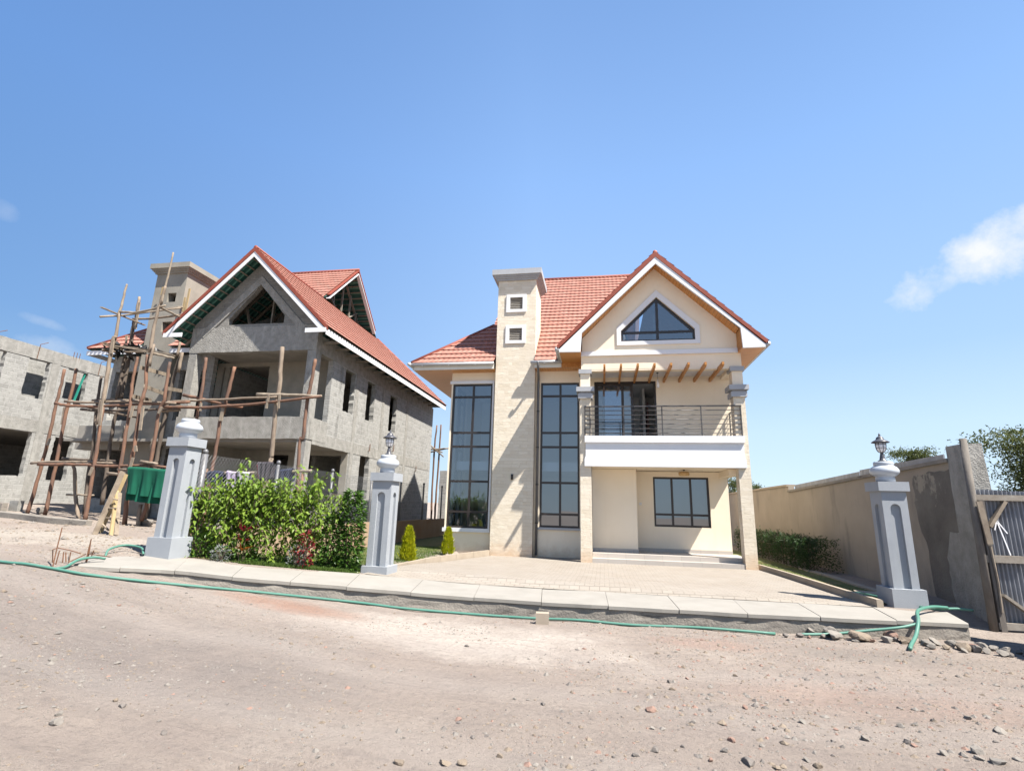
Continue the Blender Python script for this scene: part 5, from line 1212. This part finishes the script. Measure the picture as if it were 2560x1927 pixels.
for a, b, Y in (((560, 60), (535, 210), -2.62), ((885, 0), (860, 220), F_-.12), ((1150, 50), (1125, 150), F_-.08), ((1235, 60), (1210, 260), F_-.1), ((1170, 395), (1175, 445), F_-.12), ((1150, 495), (1125, 580), F_-.12), ((1400, 60), (1370, 115), F_-.1), ((1380, 190), (1300, 420), B_-.15), ((800, 580), (770, 650), F_-.1), ((430, 330), (410, 390), -2.6)): plank(sc1, q2(*a), q2(*b), Y, Y, .10, .035, m_plank, 'splice_board', Y_)
for a, b, Y in (((980, 900), (965, 1050), F_-.1), ((1095, 895), (1088, 960), B_), ((1205, 610), (1170, 840), B_-.05), ((1640, 490), (1600, 690), -.05), ((1600, 565), (1580, 690), -.05), ((1410, 475), (1395, 545), -.05)): plank(sc1, q1(*a), q1(*b), Y, Y, .09, .035, m_newwood if Y > -.2 else m_plank, 'splice_board', Y_)
# dark plastic wrapped on the platform
sb_ = MB(); c = A(q1(1080, 1000), B_-.5)
for k in range(60):
    a = random.uniform(0, 6.28); p = c+Vector((random.uniform(-.6, .9), random.uniform(-.3, .3), random.uniform(-.14, .12))); leaf(sb_, p, Vector((math.cos(a), math.sin(a), random.uniform(-1, .3))), rv(), random.uniform(.2, .45), .22, .3, .4)
sb_.build('plastic_sheet', m_dark, sc1)
sc2 = tag(empty('pole_scaffold', (-12.3, -2.4, .75)), 'low pole scaffold with ledgers in front of the raw balcony', 'scaffold', 'pole scaffolds round the unfinished house')
Yb = -2.3
def ext(pts, Y, zg):
    """carry a pole straight down to the ground behind the plants"""
    P = [A(p, Y) for p in pts]; d = (P[0]-P[1]).normalized()
    k = (P[0].z-zg)/max(.2, -d.z); return [P[0]+d*k]+P
for pts, r, m in (([q1(1690, 1659), q1(1740, 1400), q1(1760, 1250), q1(1780, 1085)], .055, m_pole), ([q2(1830, 620), q2(1870, 400), q2(1905, 170), q1(1930, 1560), q1(1980, 1350), q1(2028, 1165)], .06, m_pole),
                  ([q5(1000, 250), q3(830, 1660), q3(858, 1350), q3(890, 1100), q3(910, 855)], .075, m_poleg), ([q5(1295, 410), q5(1320, 0), q3(1062, 1530), q3(1095, 1260), q3(1130, 1080), q3(1156, 945)], .06, m_pole)):
    P = wob(ext(pts, Yb, gz(-12, -2.3)-.05)); MB().tube(P, [r*random.uniform(.9, 1.08) for _ in P], 9).build('pole', m, sc2, True)
for pts, Y, r, m in (([(0, 1272), (200, 1255), (520, 1240), (870, 1225)], Yb-.1, .045, m_poleg), ([(0, 1300), (300, 1305), (600, 1285), (900, 1255), (1195, 1222)], Yb-.12, .05, m_pole), ([(175, 1212), (300, 1238), (450, 1275), (612, 1303)], Yb+.1, .055, m_pole), ([(720, 1206), (950, 1213), (1200, 1220)], Yb-.05, .06, m_plank), ([(0, 1330), (150, 1322)], Yb, .05, m_poleg)):
    pole(sc2, [q3(*p) for p in pts], Y, r, m, 'ledger')
for a, b in (((810, 1210), (790, 1310)), ((305, 1270), (300, 1330)), ((890, 1210), (880, 1310))): plank(sc2, q3(*a), q3(*b), Yb-.15, Yb-.15, .08, .03, m_plank, 'splice_board', Y_)
plank(sc2, q2(1930, 60), q2(1905, 180), Yb-.1, Yb-.1, .12, .04, m_plank, 'splice_board', Y_)
dl = tag(MB().tube(wob([A(q5(235, 345), -3.0), A(q5(800, 350), -3.0), A(q5(1300, 335), -3.0), A(q5(1445, 325), -3.0)]), .05, 9).build('drying_pole', m_plank, None, True, base=Vector((-10.5, -3, 2.6))), 'level pole behind the chain link fence with clothes drying on it', 'pole')
for xx in (-12.2, -8.7): MB().tube([(xx, -3.0, gz(xx, -3)-.05), (xx, -3.0, 2.72)], .045, 8).build('prop', m_pole, dl, True)
sc3 = tag(empty('pole_scaffold', (-10.2, 15, .8)), 'far pole scaffold standing at the back corner between the two houses', 'scaffold', 'pole scaffolds round the unfinished house')
def Q6(x, y): return (780+x/3.6194, 940+y/3.6194)
for pts, m in (([(1078, 1320), (1085, 1100), (1105, 700), (1130, 445)], m_pole), ([(1108, 1320), (1125, 1050), (1148, 740), (1167, 440)], m_pole)): pole(sc3, [Q6(*p) for p in pts], 15, .06, m)
for a, b in (((1055, 650), (1180, 690)), ((1055, 665), (1240, 655)), ((1060, 690), (1245, 650)), ((1070, 625), (1190, 730))): pole(sc3, [Q6(*a), Q6(*b)], 14.9, .05, m_poleg, 'ledger')

# ------------------------------------------------------------------ cloths
def cloth(name, corners, m, label, cat, Y0, fold=.05, nf=5, group=None, back=None, drop2=None, seed=0):
    """hanging cloth: top left, top right, bottom right, bottom left in photo pixels on the plane y = Y0; folds run down it; it turns over the pole"""
    rnd = random.Random(seed); a, b, c, d = [A(q, Y0) for q in corners]; nu, nv = 36, 22; mb = MB(); ph = rnd.uniform(0, 6)
    def surf(s, t, sg):
        p = a.lerp(b, s).lerp(d.lerp(c, s), t)
        f = math.sin(s*nf*6.28+ph+t*1.3)*fold*(.25+t)+math.sin(s*nf*2.7*6.28+ph)*fold*.35*t
        return p+Vector((0, sg*(.055-.02*t)-0+f*sg*-1, .012*math.sin(s*9+ph)*t+.02*math.sin(s*4+ph)))
    rows = []
    for j in range(nv, -1, -1): rows.append([surf(i/nu, j/nv, -1) for i in range(nu+1)])
    rows.append([p+Vector((0, .05, .05)) for p in rows[-1]])
    k = drop2 or .8
    for j in range(0, nv+1): rows.append([surf(i/nu, j/nv*k, 1)+Vector((.03, 0, 0)) for i in range(nu+1)])
    w = nu+1
    for r_ in rows: mb.v += r_
    for j in range(len(rows)-1):
        for i in range(nu): q = j*w+i; mb.f.append((q, q+1, q+w+1, q+w))
    o = mb.build(name, m, None, True, base=(a+b)/2); return tag(o, label, cat, group)
cloth('green_cloth', [q2(1112, 592), q2(1442, 606), q2(1412, 842), q2(1090, 815)], m_gcloth, 'dark green cloth hanging over the scaffold ledger', 'cloth', -3.45, .055, 3, drop2=1.25, seed=1)
G = 'washing on the pole behind the fence'
cloth('jeans', [q5(340, 345), q5(512, 350), q5(500, 470), q5(345, 465)], m_cnavy, 'dark blue jeans nearest the pillar without a lamp on the drying pole', 'jeans', -3.05, .03, 2, G, seed=2)
cloth('shirt', [q5(542, 345), q5(645, 345), q5(640, 500), q5(535, 480)], m_clav, 'lavender shirt drying behind the creepers', 'shirt', -3.05, .03, 2, G, seed=3)
cloth('shirt', [q5(655, 345), q5(790, 352), q5(785, 470), q5(650, 470)], m_cwhite, 'white shirt drying behind the creepers', 'shirt', -3.05, .03, 2, G, seed=4)
cloth('trousers', [q5(1060, 322), q5(1246, 320), q5(1235, 470), q5(1065, 480)], m_cnavy, 'navy trousers drying to the right of the charcoal jacket', 'trousers', -3.05, .03, 3, G, seed=5)
jk = tag(empty('jacket', A(q5(960, 250), -3.1)), 'charcoal jacket with red lining thrown over the pole top', 'jacket', G)
def cloth_part(*a, **k):
    o = cloth(*a, **k); w = o.location.copy(); o.parent = jk; o.location = w-jk.location
    for key in ('label', 'category', 'group'):
        if key in o: del o[key]
    return o
cloth_part('jacket_body', [q5(880, 240), q5(1045, 258), q5(1010, 440), q5(905, 430)], m_cdark, None, None, -3.2, .06, 3, seed=6)
cloth_part('lining', [q5(866, 275), q5(900, 280), q5(900, 410), q5(878, 395)], m_cred, None, None, -3.12, .02, 1, seed=7)

# ------------------------------------------------------------------ trestle ladder
ld = tag(empty('trestle_ladder', A(q2(980, 1165), -6.1)), 'home made trestle ladder of fresh sawn timber on the white stones', 'ladder')
def bar(a, b, Ya, Yb_, w, h, m=m_newwood, name='rail'): MB().beam(A(q2(*a), Ya), A(q2(*b), Yb_), w, h, Y_).build(name, m, ld)
bar((815, 1165), (1062, 618), -6.25, -5.7, .045, .13, m_plank); bar((860, 1160), (1090, 640), -5.75, -5.35, .045, .1, m_newwood)
bar((958, 1168), (1012, 780), -6.2, -5.75, .04, .09); bar((1000, 1166), (1032, 800), -6.0, -5.7, .04, .12, m_plank)
bar((952, 812), (1052, 822), -5.8, -5.6, .05, .08, m_newwood, 'rung')
for a, b in (((900, 930), (1005, 932)), ((850, 1010), (1035, 1022)), ((975, 850), (1015, 862)), ((875, 1065), (940, 1125))): bar(a, b, -6.0, -5.95, .03, .05, m_plank, 'rung')

# ------------------------------------------------------------------ pipes, rebar, stones
def pipe(pts, r, label, m=m_hose, name='pipe', off=None):
    P = [Vector((x, y, (gz(x, y) if len(p) == 2 else p[2])+r)) for p in pts for x, y in [p[:2]]]
    L = catmull(P, 6); return tag(MB().tube(L, r*.78, 10).build(name, m, None, True, base=L[len(L)//2]), label, 'pipe', 'teal plastic pipes')
pipe([(-13.5, -10.3), (-11, -10.6), (-9.28, -10.74), (-8.8, -10.72), (-8.29, -10.65), (-7.76, -10.5), (-7.01, -9.98), (-5.58, -9.12), (-3.86, -8.56), (-2.97, -8.4), (-1.75, -8.16), (-.56, -8.08), (.3, -8.05), (1.26, -8.06), (2.43, -8.02), (3.67, -7.98)], .03, 'long teal plastic pipe lying on the dirt along the foot of the pavement')
pipe([(-8.29, -10.62), (-8.36, -10.4, .50), (-8.48, -10.1, .58), (-8.49, -9.8, .60), (-8.46, -9.6, .56)], .03, 'short teal pipe branch bending up onto the broken pavement end')
pipe([(-9.1, -9.0, .52), (-9.3, -8.75, .64), (-9.3, -8.4, .70), (-8.95, -8.35, .66), (-8.6, -8.62, .57)], .028, 'teal pipe loop entering the ground beside the left pillar')
pipe([(6.3, -4.9, .05), (6.43, -5.4, .06), (6.76, -6.1, .02), (6.97, -6.45, .01), (7.45, -6.35, .02), (7.75, -6.3, .0)], .03, 'teal pipe running past the foot of the right pillar')
pipe([(7.25, -6.42, .03), (6.9, -6.62, .06), (6.45, -7.08, .07), (6.2, -7.45, .06), (6.05, -7.75, -.02), (5.86, -8.0, -.2), (5.62, -8.3, -.3), (5.45, -8.6, -.3)], .038, 'thick teal pipe bending over the right end of the pavement onto the dirt')
pipe([(4.05, -8.0, -.3), (4.6, -7.9, -.28), (5.2, -7.85, -.2), (5.7, -7.85, -.12), (6.0, -7.78, -.06)], .03, 'teal pipe behind the rubble under the pavement lip')
rbx = tag(empty('rebar_cage', (-8.7, -10.1, .54)), 'rusty rebar ends sticking up at the broken pavement end', 'rebar')
for pts, Ya, Yb_ in (([(455, 1440), (490, 1290), (537, 1100)], -10.5, -10.4), ([(478, 1430), (515, 1300)], -10.3, -10.3), ([(455, 1400), (457, 1290), (500, 1275), (600, 1295), (700, 1325)], -10.4, -9.9), ([(740, 1400), (765, 1290), (790, 1198)], -9.9, -9.9), ([(750, 1400), (775, 1290), (785, 1205)], -9.85, -9.85), ([(780, 1370), (812, 1298)], -9.8, -9.8), ([(760, 1325), (860, 1340), (985, 1358)], -9.9, -9.0), ([(540, 1410), (550, 1310)], -10.1, -10.1), ([(570, 1400), (568, 1315)], -10.1, -10.1), ([(595, 1395), (612, 1310)], -10.1, -10.1), ([(590, 1400), (740, 1330)], -10.2, -9.8)):
    n = len(pts)-1; MB().tube([A(q2(*p), Ya+(Yb_-Ya)*i/max(1, n)) for i, p in enumerate(pts)], .009, 6).build('bar', m_rust, rbx)

def rock_mesh(seed, sx=1, sy=1, sz=.7):
    import bmesh
    bm = bmesh.new(); bmesh.ops.create_icosphere(bm, subdivisions=3, radius=1.); o = Vector((seed*3.7, seed*1.3, 0))
    rnd = random.Random(seed)
    pl = []
    for k in range(9):
        d = Vector((rnd.gauss(0, 1), rnd.gauss(0, 1), rnd.gauss(0, 1))).normalized(); pl.append((d, rnd.uniform(.42, .75)))
    for v in bm.verts:
        p = v.co.copy()
        for d, h_ in pl:
            e = p.dot(d)-h_
            if e > 0: p -= d*e*.92
        p *= 1+.09*mnoise.noise(p*2.2+o)+.05*mnoise.noise(p*6+o)
        v.co = Vector((p.x*sx, p.y*sy, p.z*sz))
    me = bpy.data.meshes.new('rock'); bm.to_mesh(me); bm.free(); return me
RM = {}
for k, m in (('g', m_rockg), ('t', m_rockt), ('r', m_rockr), ('d', m_rockd)):
    RM[k] = []
    for s in range(5):
        me = rock_mesh(s+ord(k), 1, random.uniform(.7, 1), random.uniform(.5, .8)); me.materials.append(m); RM[k].append(me)
def rock(x, y, r, k, label, group=None, sink=.3, z=None, name='rock'):
    me = random.choice(RM[k]); o = bpy.data.objects.new(name, me); COL.objects.link(o); zz = (gz(x, y) if z is None else z)
    o.location = (x, y, zz+r*(.55-sink)); o.rotation_euler = (random.uniform(-.3, .3), random.uniform(-.3, .3), random.uniform(0, 6.28)); o.scale = (r, r, r)
    return tag(o, label, 'stone', group)
random.seed(77)
def Qi(x, y): return (1660+x/2.458, 1300+y/2.458)
def hitg(q):
    d = A(q, 0.)-CAMP; d = d/d.length; t = 4.
    while t < 40:
        p = CAMP+d*t
        if p.z < gz(p.x, p.y): break
        t += .02
    return p
# the rubble row at the right, from the photo
RUB = 'rubble stones below the right end of the pavement'
rub = [(690, 670, 22, 'd', 'dark stone at the end of the long teal pipe'), (770, 668, 26, 'd', 'square dark stone at the left end of the rubble row'), (805, 665, 16, 'r', 'small red stone beside the square dark stone'), (875, 655, 24, 'g', None), (955, 658, 55, 'g', 'wide grey stone left of the biggest tan rubble stone'), (1060, 645, 58, 't', 'biggest tan stone in the rubble row under the pavement'), (905, 690, 38, 'g', None), (1030, 700, 55, 'g', 'flat pale grey stone lying in front of the biggest tan stone'), (1215, 668, 40, 'g', None), (1265, 690, 30, 't', None), (1285, 665, 24, 't', None), (1330, 680, 40, 't', None), (1405, 668, 26, 'g', None), (1455, 665, 32, 'g', None), (1480, 700, 42, 'g', None), (1395, 720, 40, 'r', None), (1545, 665, 34, 'g', None), (1600, 660, 30, 'g', None), (1655, 680, 36, 'r', None), (1630, 705, 40, 't', None), (1700, 690, 36, 'g', None), (1760, 690, 30, 'g', None), (1740, 720, 36, 'g', None), (1810, 680, 28, 'g', None), (1800, 735, 30, 'g', None), (1850, 720, 26, 'd', None), (1900, 740, 30, 'g', None), (1945, 785, 28, 'g', None), (1990, 790, 24, 'd', None), (1960, 740, 22, 'd', None), (2040, 760, 30, 'd', None), (2100, 790, 28, 'd', None), (1425, 738, 24, 'd', None), (1530, 735, 26, 'g', None), (1110, 705, 26, 'g', None), (1160, 690, 22, 't', None), (660, 690, 16, 'd', None), (1180, 700, 22, 'r', None), (1690, 740, 22, 'g', None), (1580, 720, 22, 't', None)]
SH = {'g': 'ordinary grey stone in the rubble row below the right end of the pavement', 't': 'ordinary tan stone in the rubble row below the right end of the pavement', 'r': 'ordinary reddish stone in the rubble row below the right end of the pavement', 'd': 'dark stone in the shaded rubble near the iron gate'}
for x, y, w, k, lab in rub:
    p = hitg(Qi(x, y+w*.25)); r = w/2.458/2*((p-CAMP).length)/1285*1.25
    if p.y > -7.75: p.y = -7.97-random.random()*.15
    if x > 1450: p.y = max(-8.5, -7.95-(y-655)/2.458*.012)
    rock(p.x, p.y, r*1.3, k, lab or SH[k], RUB, .12 if y < 672 else .2)
# single stones on the road, from the photo
def Qg(x, y): return (x/2.458, 1300+y/2.458)
def Qh(x, y): return (850+x/2.458, 1300+y/2.458)
ROAD = 'loose stones on the dirt road'
RS = {'g': 'small grey stone lying loose on the dirt road', 't': 'small tan stone lying loose on the dirt road', 'r': 'small reddish stone lying loose on the dirt road', 'd': 'small dark stone lying loose on the dirt road'}
for Q, L in ((Qg, [(633, 658, 36, 'g'), (320, 855, 52, 'g'), (937, 925, 32, 'g'), (752, 1142, 56, 'd'), (362, 1190, 48, 'g'), (705, 1108, 34, 't'), (1393, 1132, 30, 'd'), (735, 520, 28, 'r'), (340, 1245, 80, 'g'), (1010, 1305, 52, 'd'), (980, 1232, 26, 'g'), (1437, 1215, 20, 'g'), (595, 1160, 30, 'g'), (872, 1200, 26, 't'), (1970, 998, 22, 'd'), (1950, 1460, 36, 'g'), (1480, 1520, 44, 't'), (1425, 765, 18, 't'), (1755, 662, 20, 't'), (605, 490, 26, 'g'), (875, 558, 22, 'g'), (335, 572, 20, 'd'), (680, 748, 24, 'g'), (920, 705, 18, 'g'), (1365, 692, 20, 'g'), (1625, 1018, 18, 'r'), (2115, 1120, 30, 't')]),
             (Qh, [(778, 770, 46, 'd'), (505, 985, 18, 't'), (805, 945, 22, 'r'), (828, 960, 20, 'd'), (830, 1043, 26, 'g'), (1063, 1043, 24, 'g'), (1075, 1098, 34, 'g'), (1155, 1098, 36, 'g'), (1250, 1130, 44, 'd'), (1490, 1182, 30, 'g'), (815, 1335, 46, 'd'), (635, 1330, 26, 'd'), (742, 1327, 24, 'd'), (725, 1225, 50, 'r'), (370, 1482, 90, 't'), (640, 1490, 90, 't'), (750, 1490, 80, 't'), (550, 1500, 40, 'g'), (985, 1450, 60, 't'), (2025, 990, 46, 'd'), (2045, 1035, 60, 't'), (1905, 1160, 84, 'r'), (1825, 1160, 36, 't'), (1920, 1280, 40, 'g'), (1935, 1410, 70, 'd'), (1820, 1440, 52, 'd'), (2105, 1390, 42, 'd'), (1420, 1465, 40, 'g'), (1640, 1440, 30, 'r'), (1680, 1455, 34, 'd'), (1530, 870, 26, 'd'), (1415, 840, 16, 'g'), (1350, 875, 20, 'g'), (1000, 1290, 26, 'g'), (1020, 1165, 20, 'd'), (600, 1222, 18, 'd'), (110, 1260, 20, 'g'), (1730, 1205, 20, 'd'), (1800, 1005, 20, 'r'), (2135, 970, 30, 'r'), (2170, 1240, 40, 'd')]),
             (Qi, [(495, 1150, 50, 'r'), (850, 1240, 52, 'g'), (415, 1350, 52, 'r'), (375, 1410, 60, 'g'), (525, 1480, 96, 'd'), (685, 1278, 34, 'd'), (600, 1385, 46, 'g'), (605, 1480, 40, 'd'), (555, 1290, 34, 'd'), (1055, 1283, 30, 'r'), (1040, 1358, 40, 'd'), (1500, 1365, 52, 'd'), (1545, 1385, 40, 'r'), (1865, 1215, 50, 'g'), (1655, 1230, 34, 'g'), (2060, 1290, 80, 'g'), (1720, 1430, 60, 'g'), (1935, 1460, 60, 'g'), (1930, 1415, 90, 'g'), (2045, 1480, 90, 'g'), (925, 1425, 34, 'g'), (950, 1510, 60, 't'), (875, 1475, 50, 'g'), (1235, 1345, 60, 'g'), (765, 1105, 30, 'd'), (1805, 960, 28, 'd'), (1605, 950, 30, 'd'), (1230, 855, 26, 'g'), (1055, 820, 20, 'd'), (1685, 845, 24, 'g'), (1450, 1265, 50, 'g'), (1255, 1185, 30, 'g'), (440, 950, 40, 't'), (290, 1475, 40, 'r'), (580, 1235, 44, 'g'), (2170, 1465, 60, 'g'), (2035, 1360, 36, 'd'), (1140, 1275, 20, 'd'), (810, 1020, 26, 'g')])):
    for x, y, w, k in L:
        p = hitg(Q(x, y+w*.15)); r = w/2.458/2*((p-CAMP).length)/1285*.8
        lab = {('Qh', 778): 'single dark brick-like stone in the middle of the pale dust', ('Qi', 525): 'big dark stone at the bottom edge of the road', ('Qh', 1905): 'biggest reddish stone on the road below the driveway'}.get((Q.__name__, x)) or RS[k]
        rock(p.x, p.y, r, k, lab, ROAD, .42)
p = hitg(Qh(1238, 640)); tag(MB().beam((p.x-.11, p.y+.08, p.z+.085), (p.x+.12, p.y+.1, p.z+.085), .17, .19).build('stone_block', m_kerb, None, base=p), 'squared stone block standing on the road against the teal pipe', 'block')
rock(-14.2, -2.85, .33, 'g', 'grey boulder at the foot of the unfinished house', None, .1, name='boulder')
rock(-19.6, -2.0, .25, 'g', 'broken concrete lump by the foot of the leftmost scaffold pole', None, .1, name='boulder')
tag(MB().box(-20.9, -2.2, .9, -20.5, -2.0, 1.5).build('concrete_block', m_rough, None, base=Vector((-20.7, -2.1, 1))), 'loose concrete block standing between the scaffold feet', 'block')
kl_ = kerb_line('lot_kerb', [(-18.4, -4.35, Gp(-18.4)), (-17.0, -4.5, Gp(-17)), (-15.9, -4.75, Gp(-16)), (-14.4, -4.75, Gp(-14.5))], .18, .2, m_wallconc, 'row of rough kerb stones on the ground before the pole scaffold', .6)
kerb_line('lot_kerb', [(-25.2, -3.2, Gp(-25)), (-23, -2.6, Gp(-23)), (-20.6, -2.55, Gp(-20.6))], .3, .2, m_wallconc, 'higher kerb stones along the foot of the block building', .8)
tag(MB().plate(tuple(hitg(Qi(1150, 665))+Vector((0, 0, .0))), (1, 0, 0), (0, .2, 1), rough_loop([(-.03, 0), (.07, 0), (.06, .16), (.0, .2)], .04, .02, 2), (), .01).build('plastic_bag', m_plastic, None, base=hitg(Qi(1150, 665))), 'crumpled clear plastic bag among the rubble stones', 'bag')
# gravel and pebbles nobody could count
random.seed(99); gv = {'g': MB(), 't': MB(), 'r': MB(), 'd': MB()}
def pebble(mb, p, r):
    v = []; a0 = random.uniform(0, 6.28)
    for k in range(5): a = a0+k*1.257; rr = r*random.uniform(.7, 1.2); v.append(p+Vector((rr*math.cos(a), rr*math.sin(a), random.uniform(-.1, .25)*r)))
    v.append(p+Vector((random.gauss(0, r*.2), random.gauss(0, r*.2), r*random.uniform(.45, .85)))); mb.add(v, [(k, (k+1) % 5, 5) for k in range(5)])
cnt = 0
while cnt < 30000:
    u = random.random()
    x = random.uniform(-14, 9); y = random.uniform(-15.5, -7.9) if u < .93 else random.uniform(-9.5, -3)
    if u >= .93:
        x = random.uniform(-20, -9.2)
    elif y > interp(FRONT, x)-.05 and x > -8.6: continue
    dens = .38+.8*mnoise.noise(Vector((x*.5, y*.8, 2)))+.6*mnoise.noise(Vector((x*2, y*2.6, 8)))
    if x > 1.5: dens += .25
    if -4.5 < x < 1.5 and -10.8 < y < -8.6: dens -= .35
    if random.random() > dens: continue
    r = .007+.013*random.random()**2.2+(.03*random.random() if random.random() < (.10 if x > 0 else .05) else 0)
    if u >= .93: r *= 2.2
    k = random.choices('gtrd', (4, 4, 2, 1.6))[0] if x > 0 else random.choices('gtrd', (6, 4, .5, 1.2))[0]
    if u >= .93: k = random.choice('tttg')
    pebble(gv[k], Vector((x, y, gz(x, y)+.035*0-.002)), r); cnt += 1
for k, m in (('g', m_rockg), ('t', m_rockt), ('r', m_rockr), ('d', m_rockd)): tag(gv[k].build('gravel', m), kind='stuff')
